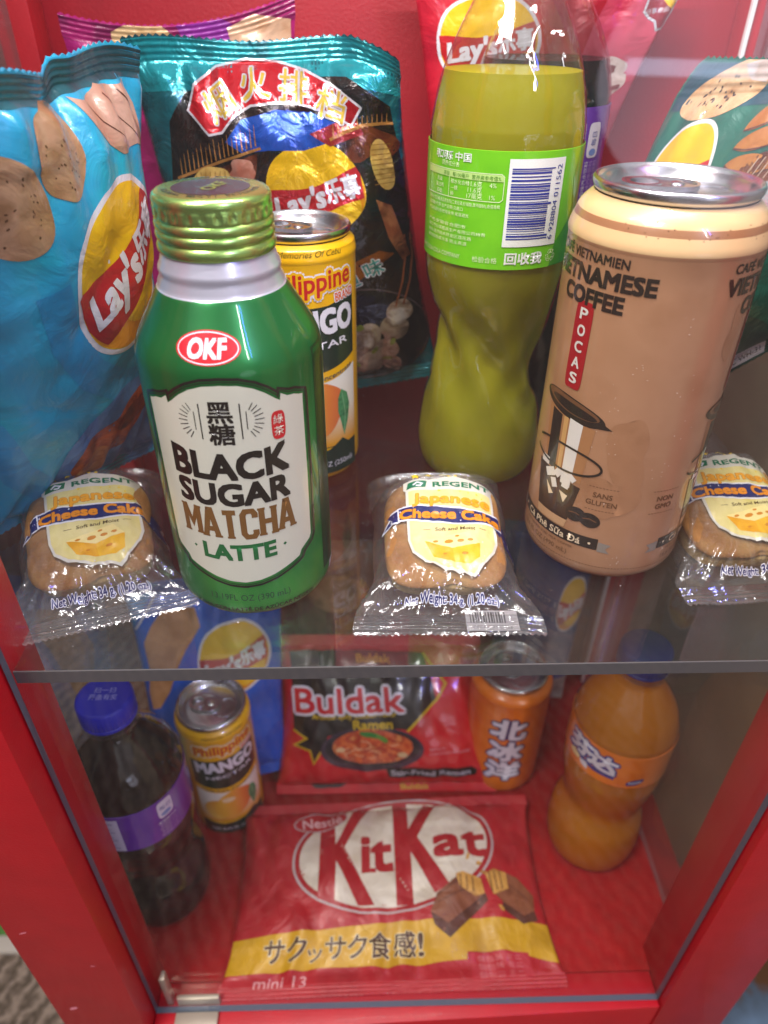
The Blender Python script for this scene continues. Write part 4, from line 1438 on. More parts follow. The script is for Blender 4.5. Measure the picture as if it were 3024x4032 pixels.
a.stroke(outer + inner, 1.0, WSH, 3, True)
for ch, u, v, rt in (('烟', 43.5, 157.4, .52), ('火', 63.0, 165.0, .10), ('排', 83.0, 163.0, -.16), ('档', 101.0, 155.0, -.34)):
    a.text(ch, u, v, 11.6, YB, 4.5, bold=.012, w=14.5, cap=.8, rot=rt, out=.05, outmat=WSH)
BLP = pm('#0f3f9a', 'shiny', ('#1450b4', '#0b2f78'), 4)
a.poly([(44, 141), (54, 150), (72, 153.6), (90, 152), (104, 146), (98, 139), (84, 136), (66, 137), (52, 136)], BLP, 1.2)
a.poly([(88, 143), (112, 150), (116, 142), (98, 137)], pm('#8a1a20', 'shiny'), 1.5)
GR = pm('#a8743a', 'shiny')
a.stroke([(14, 127), (40, 133), (62, 138)], 1.2, GR, 1.6)
for i in range(18):
    u = 17 + 2.5 * i; v = 127.7 + .245 * (u - 14)
    a.stroke([(u, v), (u + .6, v + 7 + (i % 3))], .7, GR, 1.9, w1=.2)
a.stroke([(98, 140), (116, 146), (132, 148)], 1.4, GR, 1.6)
for i in range(12):
    a.stroke([(100 + 2.6 * i, 141 + .6 * i), (100.6 + 2.6 * i, 147 + .5 * i)], .7, GR, 1.9, w1=.2)
RC = pm('#c09a4c', 'shiny', ('#d4b060', '#a87e38'), 8)
a.blob(32, 124, 11, 7, RC, 2, seed=4, amp=.06, rot=.2)
for i in range(7): a.stroke([(23 + 2.6 * i, 119.5), (25 + 2.6 * i, 129)], .35, pm('#8a6428', 'shiny'), 2.6)
a.blob(124, 128, 6, 12, RC, 2, seed=5, amp=.05, rot=.1)
for i in range(9): a.stroke([(118.5, 119 + 2.3 * i), (129.5, 119.6 + 2.3 * i)], .35, pm('#8a6428', 'shiny'), 2.6)
a.blob(50, 128, 8, 5, pm('#b8705a', 'shiny', ('#c8927e', '#8a4030'), 9), 2, seed=6, amp=.2)
a.poly([(118, 112), (126, 108), (133, 80), (128, 78), (122, 92)], pm('#8a4a2c', 'shiny', ('#a86a44', '#6a3018'), 7), 2)
a.poly([(80, 70), (96, 80), (116, 86), (124, 83), (104, 72), (90, 62)], pm('#8a4a10', 'shiny'), 1.2)
TX = pm('#4a9a9a', 'shiny')
for ch, u, v in (('鱿', 84, 67), ('鱼', 97, 71.5), ('味', 111, 77)):
    a.text(ch, u, v, 8, TX, 4, bold=.02, w=10.5, cap=.8, rot=.3, out=.06, outmat=WSH)
a.ell(100, 36, 38, 31, pm('#1c1a1e', 'shiny', ('#141216', '#24202a'), 3), 1, n=48)
a.stroke([(100 + 37 * cos(2 * pi * i / 48), 36 + 30 * sin(2 * pi * i / 48)) for i in range(48)], .8, pm('#5a4a4c', 'shiny'), 1.6, True)
a.ell(98, 50, 26, 13, pm('#0c0d2a', 'shiny'), 1.8)
SC = pm('#a8907c', 'shiny', ('#c4b2a2', '#8a705c', '#d0c4bc'), 7.0, lo=.3, hi=.7); SG = pm('#8a9a3a', 'shiny')
rnd = random.Random(5)
for i, (u, v, rr) in enumerate(((88, 40, 9), (101, 36, 10), (93, 27, 9), (108, 26, 10), (117, 40, 9), (84, 22, 8), (98, 17, 9), (122, 50, 8), (112, 16, 7), (78, 33, 8))):
    a.blob(u, v, rr, rr * .8, SC, 2.4 + .25 * i, seed=i + 20, amp=.16, rot=i)
for i, (u, v) in enumerate(((98, 44), (115, 32), (92, 20), (110, 20), (104, 28))):
    a.blob(u, v, 2.6, 1.6, SG, 5.2, seed=i, amp=.2, rot=i)
for d in (0, 4.5):
    a.stroke([(120 + d, 53), (126 + d, 66), (130 + d * .9, 80), (131 + d * .7, 92)], 1.1, pm('#8a4a2c', 'shiny'), 5.4 + d * .05)
a.build('printed_front', tC, fC, 3, 3, base=.16, step=.075)
crisp_logo(tC, fC, 86, 117.5, 56, 44, .06, 'shiny')

# magenta bag
a = Art()
a.rect(0, WM, HM - 10, HM - .3, pm('#8a0e54', 'foil', ('#701048', '#9c1260'), 4), 0)
a.poly([(24, 180), (25, 198), (34, 202.5), (50, 202.4), (60, 194), (70, 186), (66, 170), (30, 168)], pm('#c09a62', 'foil', ('#d0b080', '#b48c54'), 6), 1)
a.poly([(58, 202), (80, 203), (90, 196), (84, 180), (66, 184)], pm('#7a2080', 'foil', ('#8c2a92', '#681870'), 3), .6)
a.poly([(84, 197), (98, 200), (117, 192), (118, 176), (88, 178)], pm('#c49a78', 'foil', ('#d2ac8c', '#b88a66'), 5), 1)
a.build('printed_front', tM, fM, 3, 3, base=.16, step=.075)

# red bag
a = Art()
PK = pm('#c0304a', 'foil', ('#cc4860', '#b02440'), 3)
a.poly([(74, 120), (70, 160), (74, 200), (80, 228), (104, 228), (104, 120)], PK, 0)
POP = pm('#c8b0a4', 'foil', ('#dccabe', '#a8806c'), 8)
for i, (u, v, rr) in enumerate(((88, 182, 8), (94, 174, 6), (86, 160, 7), (90, 150, 6), (82, 146, 5), (84, 136, 6), (80, 126, 6))):
    a.blob(u, v, rr, rr * .75, POP, 1 + .2 * i, seed=i + 3, amp=.25, rot=i * .7)
    a.blob(u + 1, v - 1, rr * .4, rr * .25, pm('#7a2a1c', 'foil'), 3, seed=i, amp=.3)
a.poly([(93, 213), (93.4, 207), (97, 204.2), (100.5, 202.6), (103, 198.6), (106, 199.8), (106.4, 208), (106, 213)], WSH, 2)
a.poly([(94, 212.6), (94.4, 207.6), (97.4, 205.2), (101, 203.6), (103.4, 199.8), (105.4, 200.6), (105.6, 208), (105.4, 212.6)], pm('#8a1420', 'foil'), 3)
a.poly([(100, 212.6), (105.4, 212.6), (105.4, 208.6), (103, 210)], pm(SY, 'foil'), 3.5)
a.text('日事食品', 99.6, 208.0, 2.2, WSH, 4, w=9, cap=.8, rot=.2)
a.build('printed_front', tR, fR, 3, 3, base=.16, step=.075)
crisp_logo(tR, fR, 29, 194, 46, 39, .05)

# dark green bag
a = Shift(1.5, -29.5)
DG2 = pm('#0b3c36', 'foil', ('#0f4a42', '#08302c'), 2)
a.rect(0, WG - 2, HG + 17, HG + 29, pm('#164a58', 'foil', ('#0f4050', '#2a5c66'), 3), 0)
a.blob(25, 174, 17.5, 8.0, CHIP2, 1.4, rot=.16, seed=13, amp=.07); specks(a, 25, 173, 14, 6, 26, 8, 2.2, pm('#3a3026', 'foil'), .6)
a.poly([(26, 181), (34, 182.4), (41, 180), (42, 176), (34, 177)], pm('#b9a9a2', 'foil', ('#c8bab4', '#a89488'), 5), 2)
SPUD = pm('#a8682c', 'foil', ('#b87a38', '#98581f'), 3)
for k, (r0, l_) in enumerate(((.55, 26), (.2, 27), (-.15, 24))):
    a.poly(petal(47, 161 - 6 * k, l_, 4.6, r0), SPUD, 1.4 + .3 * k)
    a.stroke([tuple(map(sum, zip(rotp((x, -3.4 * sin(pi * x / l_)), r0), (47, 161 - 6 * k)))) for x in [l_ * i / 10 for i in range(11)]], .6, LINE, 2.4 + .1 * k)
a.blob(64, 145, 9, 7, pm('#5a2c18', 'foil', ('#7a4426', '#4a2010'), 8), 2, seed=4, amp=.1)
for k in range(5): a.stroke([(58 + 3 * k, 141), (61 + 3 * k, 150)], .5, pm('#b8a090', 'foil'), 2.8)
a.poly([(66, 140), (78, 150), (84, 120), (74, 100), (66, 104)], pm('#7ab0b4', 'foil', ('#94c4c4', '#c49aa4', '#4a7a80'), 5), .8)
a.ell(58, 40, 30, 34, DG2, .6, n=40)
a.rect(56, 84, 31, 39.5, pm('#c9c5ca', 'foil'), 1.4)
a.text('PEC WH-31', 74, 35, 4, pm('#3a3638', 'foil'), 2.2, w=16, rot=.1)
a.build('printed_front', tG, fG, 3, 3, base=.16, step=.075)
crisp_logo(tG, fG, 24.5, 117, 35, 38, -.12)


# bright blue bag
a = Art()
a.rect(0, WB, HB - 10, HB - .3, pm('#0c3a96', 'foil'), 0)
a.poly([(24, 164), (47, 163), (50, 148), (38, 132), (30, 118), (22, 100), (12, 86), (5, 84), (4, 98), (8, 118), (7, 140), (14, 152)], pm('#b07848', 'foil', ('#c28c5c', '#a06a3e'), 5), 1)
a.stroke([(2, 150), (10, 160), (20, 174)], 1.6, pm(SW, "foil"), 2)
a.poly([(0, 150), (0, 176), (18, 176), (8, 162)], pm('#1a86c8', 'foil'), 1)
a.build('printed_front', tB, fB, 3, 3, base=.16, step=.075)
crisp_logo(tB, fB, 73, 119, 56, 58, .06)

# dark blue bag behind the orange can
a = Art()
a.rect(0, WB2, 0, 34, pm('#8f8a88', 'foil', ('#a8a29e', '#7a7674'), 5), 1)
a.rect(0, WB2, 30, 36, pm('#3a5a9a', 'foil'), 1.5)
a.build('printed_front', tB2, fB2, 3, 3, base=.16, step=.075)
crisp_logo(tB2, fB2, 62, 119, 22, 54, .0)

a = Art()
a.rect(6, WT - 6, 70, 120, pm('#6a3a2c', 'foil', ('#7a4836', '#5a2c22'), 4), 1)
a.ell(WT / 2, 120, 26, 18, pm('#a8764c', 'foil', ('#b8865c', '#8f603c'), 5), 2)
a.blob(WT / 2, 44, 26, 15, pm('#1f5a2a', 'foil', ('#2f7a38', '#184820'), 5), 2, seed=3, amp=.2)
a.build('printed_front', tT, fT, 3, 3, base=.16, step=.075)

# noodle pack
a = Art()
FB = 'gloss'
BK2 = pm('#16100f', FB); YL = pm('#c9a80c', FB); WB_ = pm(SW, FB); RD = pm('#c01424', FB)
blk = [(10, 119.5), (70, 120.5), (122, 119), (128, 100), (131, 84), (118, 73), (106, 61), (96, 62), (60, 60), (40, 55), (34, 44), (28, 32), (25, 42), (12, 46), (22, 52), (11, 57)]
a.poly(blk, BK2, .5)
a.stroke([(11, 58), (22, 52.4), (12, 45.6), (25, 42.4), (28, 31), (34, 42)], 1.6, YL, 1)
a.stroke([(122, 119), (140, 96), (131, 84), (118, 73), (105, 60)], 2.0, YL, 1)
a.text('Buldak', 58, 84.0, 19, RD, 5, bold=.03, w=90, rot=.045, out=.075, outmat=WB_)
a.text('Artificial Spicy Chicken Flavor', 62, 72.4, 4.2, YL, 3, bold=.03, w=70, rot=.06)
a.text('Ramen', 77, 65.4, 7.4, YL, 3, bold=.04, w=32, rot=.02)
a.ell(75.6, 44.0, 42, 19.5, pm('#3a2c3c', FB), 2, rot=.03, n=48); a.ell(76, 45.4, 38.5, 16.4, pm('#1e1620', FB), 3, rot=.03, n=48)
ND = pm('#c0441a', FB, ('#d4642c', '#a02c14', '#d88a4a'), 12.0, lo=.3, hi=.7)
a.blob(76, 46.6, 32, 15, ND, 3.6, seed=4, amp=.06)
rnd = random.Random(8)
NC = [pm(c, FB) for c in ('#d8703a', '#b8341a', '#e0a070', '#a82818')]
for i in range(46):
    th = rnd.uniform(0, 6.28); k = sqrt(rnd.random()) * .8
    u0, v0 = 76 + 29 * k * cos(th), 46.6 + 13 * k * sin(th)
    r0 = rnd.uniform(3, 7); t0 = rnd.uniform(0, 6.28)
    a.stroke([(u0 + r0 * cos(t0 + .35 * j), v0 + r0 * .45 * sin(t0 + .35 * j)) for j in range(7)], 1.0, NC[i % 4], 4.4 + .03 * i)
a.blob(75, 57, 9, 2.6, pm('#2f7a2c', FB), 6.2, seed=3, rot=-.2, amp=.15); a.blob(84, 54, 6, 2, pm('#5a8a2c', FB), 6.4, seed=5, rot=-.5, amp=.15)
a.blob(50, 44, 4, 2, pm('#d8b080', FB), 6.2, seed=6); a.blob(100, 40, 4, 2.4, pm('#c8a878', FB), 6.2, seed=7)
a.poly([(86, 26.5), (90, 28), (156, 25.4), (160, 22), (158, 16.6), (88, 18)], BK2, 4)
a.text('Stir-Fried Ramen', 122, 21.8, 5.0, pm('#b8b4ba', FB), 5, bold=.035, w=64, rot=-.03)
for k, (l_, s_) in enumerate(((14, 'SPICY'), (34, 'CHICKEN FLAVOR'))):
    a.text(s_, 122 + l_ / 2, 44.5 - 4 * k, 2.0, pm('#e0a0a4', FB), 3, w=l_)
a.text('Buldak', 80, 115.0, 5.6, YL, 3, bold=.03, w=28)
a.text('Buldak', 108, 5.0, 4.6, YL, 3, bold=.03, w=22)
a.blob(40, 8, 12, 4, pm('#2a1210', FB), 2, seed=3, amp=.2)
a.build('printed_front', tN, fN, 3, 3, base=.16, step=.075)

# chocolate wafer bag
FB = 'mfoil'
a = Shift(1.5, 4.0)
CRM = pm('#d0c4b0', FB, ('#d8cdba', '#c6b8a2'), 4); KR = pm('#a4141e', FB); SV = pm('#b8a8a4', FB)
O_ = lambda k, kv=None: [(116 + 78.5 * k * cos(2 * pi * i / 72), 82.5 + 44 * (kv or k) * sin(2 * pi * i / 72) + 5.5 * k * cos(2 * pi * i / 72)) for i in range(72)]
a.poly(O_(1.0), SV, 0); a.poly(O_(.975, .97), KR, 1); a.poly(O_(.93, .915), CRM, 2)
a.poly([(58.5, 103), (70, 106), (70.5, 87), (88, 121), (99, 122), (77.5, 85), (100, 43.5), (88, 44.2), (71.4, 74), (71, 46), (58.5, 49.6)], KR, 3)
a.poly([(116, 124.6), (127.6, 124.4), (128, 98), (141, 121.4), (152, 119), (134.5, 91), (156, 55), (144.5, 50), (128.6, 80), (128.4, 43.2), (116, 43.0)], KR, 3)
a.text('it', 102.5, 80.5, 27, KR, 3.4, bold=.045, w=22)
a.rect(91.5, 101.5, 65.5, 68.5, KR, 3.9); a.rect(107, 115, 65.5, 68.4, KR, 3.9)
a.text('at', 167, 86.5, 22, KR, 3.4, bold=.05, w=40, rot=.02)
a.blob(59, 107.6, 22, 8.0, KR, 3.6, rot=.12, seed=2, amp=.05)
a.stroke([(59 + 21 * cos(2 * pi * i / 40), 107.6 + 7.6 * sin(2 * pi * i / 40) + 2.4 * cos(2 * pi * i / 40)) for i in range(40)], .9, SV, 4.0, True)
a.text('Nestlé', 60, 107.4, 7.6, pm('#d8b0ae', FB), 4.6, bold=.02, w=31, rot=.12)
YK = pm('#c08e0c', FB, ('#ca9a14', '#b28408'), 3)
a.poly([(0, 29.5), (60, 31), (120, 33.4), (180, 34.4), (225, 32.2), (225, 9), (216, 11), (190, 15.4), (163, 15.4), (162, 11), (110, 9), (60, 9.6), (0, 8.4)], YK, 2)
BRK = pm('#4a2a12', FB)
for ch, u, w_ in (('サ', 31, 14), ('ク', 46.5, 13), ('ッ', 59, 9.5), ('サ', 73, 14), ('ク', 88, 13), ('食', 103.5, 15), ('感', 120.5, 15), ('!', 131.5, 3.4)):
    a.text(ch, u, 20.8 if ch != 'ッ' else 18.6, 12.5 if ch != 'ッ' else 9, BRK, 3.6, bold=.02, w=w_, cap=.82 if ch != '!' else .72, out=.03, outmat=pm('#e0cfa0', FB))
a.text('mini 13', 38, 4.0, 5.4, pm('#d89a98', FB), 3, bold=.01, w=34)
CH = pm('#4a2416', FB, ('#5c3020', '#3a1a10'), 6); CH2 = pm('#7a4228', FB, ('#8a5032', '#6c3822'), 6); WF = pm('#c08a3a', FB, ('#d09c4c', '#a87430'), 9)
a.poly([(140, 38), (146, 50), (163, 61), (180, 57), (182, 47), (166, 36), (152, 24), (142, 30)], CH2, 4.5)
a.poly([(140, 38), (142, 30), (152, 22.5), (183, 45), (182, 50), (152, 31)], CH, 4.9)
a.stroke([(147, 49), (164, 58.5)], .7, CH, 5.0); a.stroke([(143, 43), (170, 53)], .5, CH, 5.0)
a.poly([(161, 62), (167, 63.5), (180, 59.5), (181.5, 50), (174, 48), (163, 54)], WF, 5.3)
for k in range(3): a.stroke([(164 + 4.6 * k, 52.5 - 1 * k), (164.5 + 4.6 * k, 62 - .8 * k)], .8, BRK, 5.8)
a.poly([(186, 62), (193, 66), (208, 61), (219, 50), (217, 40), (208, 36), (194, 44), (187, 52)], CH2, 4.5)
a.poly([(194, 44), (208, 36), (217, 40), (218, 34), (206, 31), (192, 40)], CH, 4.9)
a.stroke([(199, 57), (216, 46)], .6, CH, 5.0)
a.poly([(184, 63), (191, 67), (200, 64), (200, 53), (188, 49)], WF, 5.3)
for k in range(3): a.stroke([(187.5 + 4 * k, 51 + 1 * k), (187 + 4 * k, 65)], .8, BRK, 5.8)
for i, (u, v) in enumerate(((180, 70), (172, 74), (192, 40), (183, 64))): a.blob(u, v, 2.4, 1.2, WF, 5.0, seed=i, rot=i, amp=.2)
a.rect(164, 205, 1, 14.6, pm('#b4202c', FB), 2.6)
for k in range(3): a.text('個包装 ミニ', 184, 11.6 - 4 * k, 2.4, pm('#cc7474', FB), 3.2, w=30)
a.build('printed_front', tK, fK, 3, 3, base=.16, step=.075)
# ================================================================== wrapped cakes
FILM = clear('wrapper_film', (.95, .95, .955), ior=1.52, rough=.12, dust=.045, bump=.5, bscale=110, refl=2.0)
SPONGE, N, L, b = nodes('sponge_cake')
tcn = N.new('ShaderNodeTexCoord')
nz = N.new('ShaderNodeTexNoise'); nz.inputs['Scale'].default_value = 55; nz.inputs['Detail'].default_value = 6
L.new(tcn.outputs['Object'], nz.inputs['Vector'])
r = ramp(N, [(.3, '#7e4f24'), (.52, '#a06e38'), (.72, '#b38d54')])
L.new(nz.outputs[0], r.inputs[0]); L.new(r.outputs[0], b.inputs['Base Color'])
nb = N.new('ShaderNodeTexNoise'); nb.inputs['Scale'].default_value = 420; nb.inputs['Detail'].default_value = 4
L.new(tcn.outputs['Object'], nb.inputs['Vector'])
bp = N.new('ShaderNodeBump'); bp.inputs['Strength'].default_value = .5; bp.inputs['Distance'].default_value = .0015
L.new(nb.outputs[0], bp.inputs['Height']); L.new(bp.outputs[0], b.inputs['Normal'])
b.inputs['Roughness'].default_value = .8
b.inputs['Subsurface Weight'].default_value = .15; b.inputs['Subsurface Radius'].default_value = (.004, .002, .001)
SPONGE2 = plain('sponge_side', '#b89a60', rough=.9, nscale=300, namt=.2, bump=.8, bscale=700)


def wrapmap(seed, WF_=80., LEN=106., hc=33., flat=1.0, back=11.):
    rnd = random.Random(int(seed * 10))
    folds = []
    for sg in (-1, 1):
        folds.append((sg * rnd.uniform(14, 20), 27, sg * rnd.uniform(33, 38), 12, 1.9))
        folds.append((sg * rnd.uniform(3, 9), 26, sg * rnd.uniform(10, 22), 11, 1.3))
        folds.append((sg * 27, rnd.uniform(38, 60), sg * 38, rnd.uniform(16, 30), 1.6))
    folds.append((rnd.uniform(-8, 8), 24, rnd.uniform(-3, 3), 10, 1.6))

    def f(u, v, h):
        s = max(-1, min(1, u / 40.)); a_ = abs(s)
        tv = v / LEN
        # width: flared front seal, pinched round the cake, flared back seal
        w_ = WF_ * (1 - .20 * (1 / (1 + exp(-(v - 20) / 3.5))) + .08 * (1 / (1 + exp(-(v - 88) / 3.5))))
        up = 1 / (1 + exp(-(v - 18.) / 2.0)); dn = 1 / (1 + exp((v - 83) / 2.4))
        hh = .9 + (13.0 + min(18.5, max(0., (v - 22) * .33))) * up * dn + back * (1 - dn) * min(1, max(0, (v - 84) / 10))
        prof = max(0, 1 - a_ ** 3.2) ** .5
        z = .5 + (hh - .5) * (prof if v > 12 else 1 - .5 * a_)
        big = min(1, max(0, (v - 11) / 8)) * min(1, max(0, (104 - v) / 8))
        q = 0
        q += 3.6 * (abs(noise.noise(Vector((u / 15, v / 17, seed)))) - .28)
        q += 1.5 * (abs(noise.noise(Vector((u / 6.5, v / 8, seed + 9)))) - .28)
        edge = exp(-((v - 18) / 9) ** 2)
        q += 2.6 * edge * (abs(noise.noise(Vector((u / 8 + .25 * (v - 12) * s, v / 30, seed + 4)))) * 2 - .5)
        q += 3.0 * a_ ** 4 * noise.noise(Vector((s * 2, v / 9, seed + 14)))
        for (x0, y0, x1, y1, am) in folds:
            L2 = (x1 - x0) ** 2 + (y1 - y0) ** 2
            tt = ((u - x0) * (x1 - x0) + (v - y0) * (y1 - y0)) / L2
            if -.1 < tt < 1.1:
                dd = abs((u - x0) * (y1 - y0) - (v - y0) * (x1 - x0)) / sqrt(L2)
                z += am * exp(-(dd / 1.3) ** 1.5) * max(0., sin(pi * (tt + .1) / 1.2)) ** .5
        z += q * big * (.25 + .75 * (1 - .88 * exp(-((v - 52) / 25) ** 4 - s * s * s * s * 2.2)))
        x = s * w_ / 2 + 1.4 * a_ ** 6 * noise.noise(Vector((2 * s, v / 12, seed + 2)))
        if v < 11:
            z += .5 * sin(v * 2 * pi / 1.9) + 1.1 * flat * max(0, noise.noise(Vector((u / 22, 1.0, seed + 6)))) * 2.2
            z = max(z, .25)
        if v > 97: z += .35 * sin(v * 2 * pi / 1.9)
        return (x, v, max(.25, z) + h)
    return f


def cheese_cake(label, loc, rz, seed, barcode=False, **kw):
    t = thing('wrapped_cake', label, 'cake', loc, rz, 'wrapped cheese cakes')
    f = wrapmap(seed, **kw)
    # film: one closed pillow of clear wrapper
    V = []; F = []
    us = [-40 + 80 * i / 64 for i in range(65)]
    vs = [.45 * i for i in range(25)] + [11 + 1.25 * i for i in range(1, 69)] + [96.6 + .47 * i for i in range(20)]
    nv = len(vs)
    gm = GridMap(f, us, vs, Vector((0, -.25, .95)))
    for i, u in enumerate(us):
        for j, v in enumerate(vs):
            vv = v - (1.3 * (i % 2) if j == 0 else 0) + (1.3 * (i % 2) if j == nv - 1 else 0)
            x, y, z = f(u, v, 0)
            V.append((x, vv, z))
    off = len(V)
    for i, u in enumerate(us):
        for j, v in enumerate(vs):
            x, y, z = f(u, v, 0)
            vv = v - (1.3 * (i % 2) if j == 0 else 0) + (1.3 * (i % 2) if j == nv - 1 else 0)
            V.append((x, vv, min(z - .1, .15 + (0 if 11 < v < 97 else z - .3))))
    for i in range(64):
        for j in range(nv - 1):
            a_ = i * nv + j; b_ = a_ + nv
            F.append((a_, b_, b_ + 1, a_ + 1)); F.append((off + a_, off + a_ + 1, off + b_ + 1, off + b_))
    for j in range(nv - 1):
        F.append((j, j + 1, off + j + 1, off + j)); a_ = 64 * nv + j; F.append((a_, off + a_, off + a_ + 1, a_ + 1))
    mesh('wrapper', V, F, [FILM], t, None, [(v[0] * .01, v[1] * .01) for v in V], 60)
    # sponge: rounded square with a domed browned crust, a dent in front
    bm = bmesh.new()
    bmesh.ops.create_grid(bm, x_segments=2, y_segments=2, size=1)
    bm.free()
    nu, nw = 72, 26
    V = []; F = []; M = []
    for j in range(nw + 1):
        t_ = j / nw
        for i in range(nu):
            th = 2 * pi * i / nu
            c, s_ = cos(th), sin(th)
            sq = (abs(c) ** 4.2 + abs(s_) ** 4.2) ** (-1 / 4.2)
            if t_ < .5:
                k = t_ / .5; rr = .92 + .05 * sin(pi * k * .7); z = 1.0 + 17.5 * k
                if t_ > .42: rr -= .025 * sin(pi * (t_ - .42) / .08)
            else:
                k = (t_ - .5) / .5; rr = (1.02 * cos(k * pi / 2) ** .45) if k < 1 else 0; z = 18.5 + 9.6 * sin(k * pi / 2) ** .9
            n1 = noise.noise(Vector((c * 1.6 + seed, s_ * 1.6, t_ * 2))) * .06
            rr *= 1 + n1
            dent = exp(-((th - (1.5 * pi + .12)) / .16) ** 2) * max(0, 1 - abs(t_ - .56) / .2) * .10
            rr *= 1 - dent
            y_ = 50 + 28.5 * rr * sq * s_
            V.append((26.5 * rr * sq * c, y_, z * (.42 + .62 * (y_ - 21.5) / 57)))
    for j in range(nw):
        for i in range(nu):
            a_ = j * nu + i; b_ = j * nu + (i + 1) % nu
            F.append((a_, b_, b_ + nu, a_ + nu)); M.append(1 if j / nw < .46 else 0)
    F.append(list(range(nu))[::-1]); M.append(1)
    F.append([nw * nu + i for i in range(nu)]); M.append(0)
    mesh('sponge', V, F, [SPONGE, SPONGE2], t, M, None, 75)
    # printed crest on the film
    WH = pm('#cfcabc', 'film'); CRM = pm('#d6c774', 'film', ('#ded090', '#cfbe66'), 3); NAV = pm('#161c5c', 'film'); GRN = pm('#0e6a48', 'film')
    YS = pm('#e8c410', 'film'); OR = grad(['#d86a0c', '#e8920f', '#f0b818'], 'film', 1, 0, 8); OR1 = pm('#e08a14', 'film'); OR2 = pm('#e8a020', 'film'); CHS = pm('#d8960f', 'film', ('#e4a81c', '#cc860c'), 6)
    CHT = pm('#ecd890', 'film'); HOLE = pm('#c8801a', 'film'); BR = pm('#4a3410', 'film'); WHT = pm('#dcdae2', 'film')
    a = Art()
    c = 2.0
    crest = [(c - 21, 87.5), (c - 8, 88.2), (c + 2, 91), (c + 12, 88.4), (c + 23.5, 86.4), (c + 23.5, 82.5), (c + 22, 81), (c + 22, 50), (c + 20, 44), (c + 14, 35), (c + 9, 29.5), (c - 2, 32), (c - 12, 36.5), (c - 17.5, 42), (c - 19.5, 50), (c - 20, 66), (c - 20, 81.5), (c - 21, 82.5)]
    a.poly(crest, WH, 0)
    a.poly([(c - 18.8, 80.8), (c + 20.8, 80.2), (c + 20.8, 50), (c + 19, 44.5), (c + 13.4, 36), (c + 8.8, 31.2), (c - 2, 33.6), (c - 11.4, 37.8), (c - 16.6, 43), (c - 18.4, 50)], CRM, 1)
    a.poly([(c - 19.6, 82.4), (c - 18.8, 86.4), (c - 9.6, 86.8), (c - 10.4, 82.6)], GRN, 1.2)
    a.stroke([(c - 16.4, 84), (c - 14.4, 85.6), (c - 12, 84.8), (c - 13, 83.4), (c - 15, 83.6)], .8, WHT, 2)
    a.text('REGENT', c + 7.0, 84.3, 3.4, GRN, 2, bold=.05, w=27.5, rot=-.02)
    letters = (('J', 2.0), ('a', 0), ('p', 0), ('a', 0), ('n', 0), ('e', 0), ('s', 0), ('e', 0))
    a.text('Japanese', c + 1.6, 74.6, 6.0, OR2, 4.4, bold=.045, w=36.5, rot=-.05, out=.02, outmat=pm('#9a5a10', 'film'))
    rib = [(c - 23.5, 70.6), (c - 12, 70.2), (c + 2, 68.4), (c + 14, 67.6), (c + 24.5, 68), (c + 24.8, 61.4), (c + 12, 60.0), (c + 4, 59.4), (c - 8, 60.6), (c - 23.2, 63.2)]
    tailL = [(c - 20, 70.8), (c - 29.5, 69), (c - 27.2, 65.4), (c - 31, 60.6), (c - 22, 63)]
    tailR = [(c + 21, 67), (c + 31, 64.8), (c + 29, 60), (c + 32, 53.6), (c + 29.6, 48), (c + 21, 60.6)]
    ro = lambda pts, d: [(p[0] + (d if p[0] > c else -d) * .6, p[1] + (d if p[1] > 64.8 else -d) * .8) for p in pts]
    for k, pts in enumerate((tailL, tailR)):
        a.poly(ro(pts, 1.2), WHT, 1.6 + .2 * k); a.poly(pts, NAV, 2.4 + .2 * k)
    a.poly(ro(rib, 1.1), WHT, 3.0); a.poly(rib, NAV, 3.5)
    a.text('Cheese Cake', c + .4, 65.0, 5.6, OR1, 5.4, bold=.05, w=47, rot=-.045, out=.02, outmat=pm('#7a4a10', 'film'))
    a.text('Soft and Moist', c + 2.4, 56.0, 2.0, BR, 2.2, bold=.02, w=19, rot=.06, shear=.15)
    a.stroke([(c - 12.6, 55.4), (c - 9.0, 55.2)], .3, BR, 2.2); a.stroke([(c + 13.6, 56.6), (c + 17, 56.6)], .3, BR, 2.2)
    a.poly([(c - 12, 48.6), (c + .5, 44.2), (c + 1, 36.2), (c - 8, 39.4)], CHS, 2.4)
    a.poly([(c + .5, 44.2), (c + 13.5, 48.5), (c + 12.6, 39.5), (c + 8, 35.8), (c + 1, 36.2)], pm('#e0a61c', 'film', ('#e8b42c', '#d89814'), 6), 2.45)
    a.poly([(c - 12, 48.6), (c + 2, 52.4), (c + 9, 54.2), (c + 13.5, 48.5), (c + .5, 44.2)], CHT, 2.5)
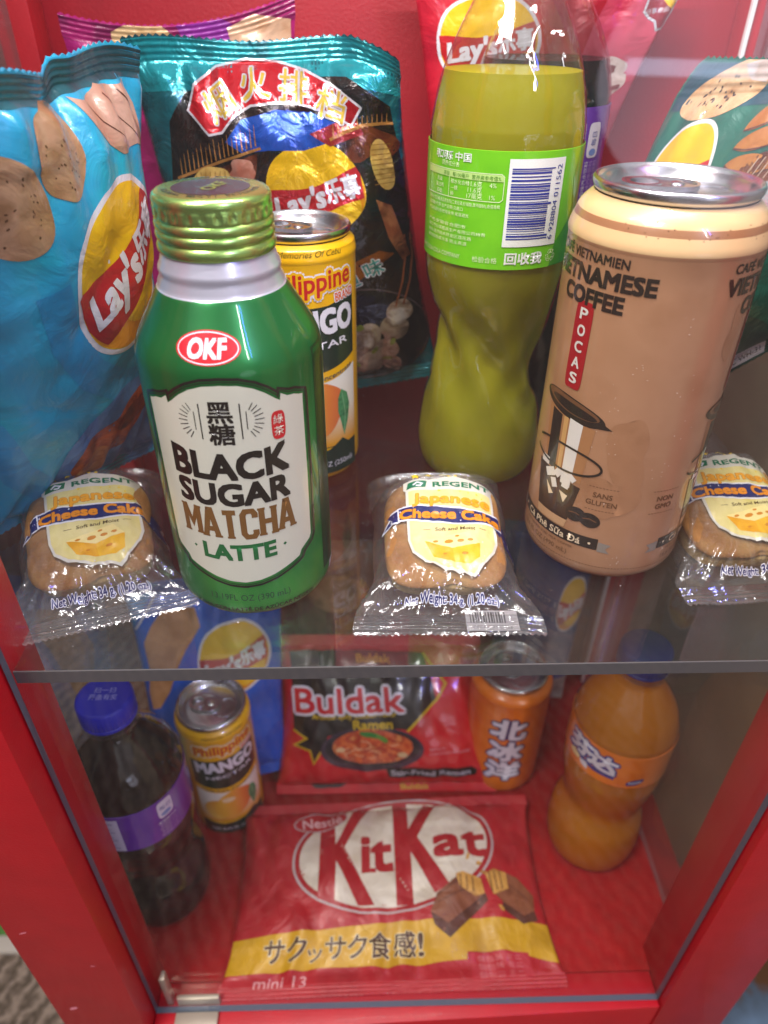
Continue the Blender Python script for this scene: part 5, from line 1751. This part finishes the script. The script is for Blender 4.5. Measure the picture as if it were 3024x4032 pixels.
    for q, (du, dv, rr) in enumerate(((-7, 48.2, .9), (-1, 48, 1.5), (4.5, 48.6, 1.2), (9, 49.6, 1.0), (3, 51.4, .8), (6, 41.5, 1.1), (-3, 41, .7))):
        a.ell(c + du, dv, rr * 1.4, rr * .8, HOLE, 3.0, n=12, rot=.2)
    for (u, v, rr) in ((-15, 90.6, 2.6), (-8.5, 92.4, 2.0), (1.5, 91.2, 1.1), (4.6, 91.0, 1.2)): a.star(c + u, v, rr, YS, 2.2, rot=u)
    for (u, v, rr) in ((-4, 80, 1.0), (6, 79.4, .6), (10, 79, .6), (14, 78.4, .8), (16.5, 76.5, .7)): a.star(c + u, v, rr, YS, 2.2, rot=u)
    for q in range(4): a.ell(c - 3 + q * 1.2, 91.8 + .5 * (q % 2), .35, .35, YS, 2.2, n=8)
    a.P = [([(max(-39.5, min(39.5, 3 + (p[0] - 2) * 1.2)), 22.5 + (p[1] - 29.5) * .84) for p in q[0]],) + tuple(q[1:]) for q in a.P]
    a.build('crest', t, gm, base=.16, step=.05)
    a = Art()
    a.text('Net Weight: 34 g. (1.20 oz.)', 2, 16.2, 2.5, NAV, 2, bold=.03, w=42, out=.08, outmat=WHT)
    a.build('net_weight', t, gm, base=.16, step=.05)
    if barcode:
        # white back label with a barcode, seen through the film
        a = Art()
        a.rect(8, 32, 1.5, 13.5, pm('#a9a5a6', 'film'), 0)
        for q in range(14): a.rect(10 + q * 1.2, 10.5 + q * 1.2 + .2 * (q % 3), 6, 12.6, pm('#2c2a2c', 'film'), 1)
        a.text('COUNTRY CAKE', 20, 3.6, 1.4, pm('#2c2a2c', 'film'), 1, w=18)
        a.build('back_label', t, lambda u, v, h: (u * .92, v + 1, .16 + h * .2), 0, 0)
    return t


cheese_cake('wrapped Japanese cheese cake in the middle, between green bottle and tan coffee can', (34.5, 206.6, .1), radians(-1), 3.3, True)
cheese_cake('plastic wrapped Japanese cheese cake turned askew at the left of the green latte bottle', (-109.5, 213.5, .1), radians(18.5), 17.7)
cheese_cake('plastic wrapped Japanese cheese cake at the right edge, right of the tan coffee can', (178.5, 224.0, .1), radians(3), 29.1)
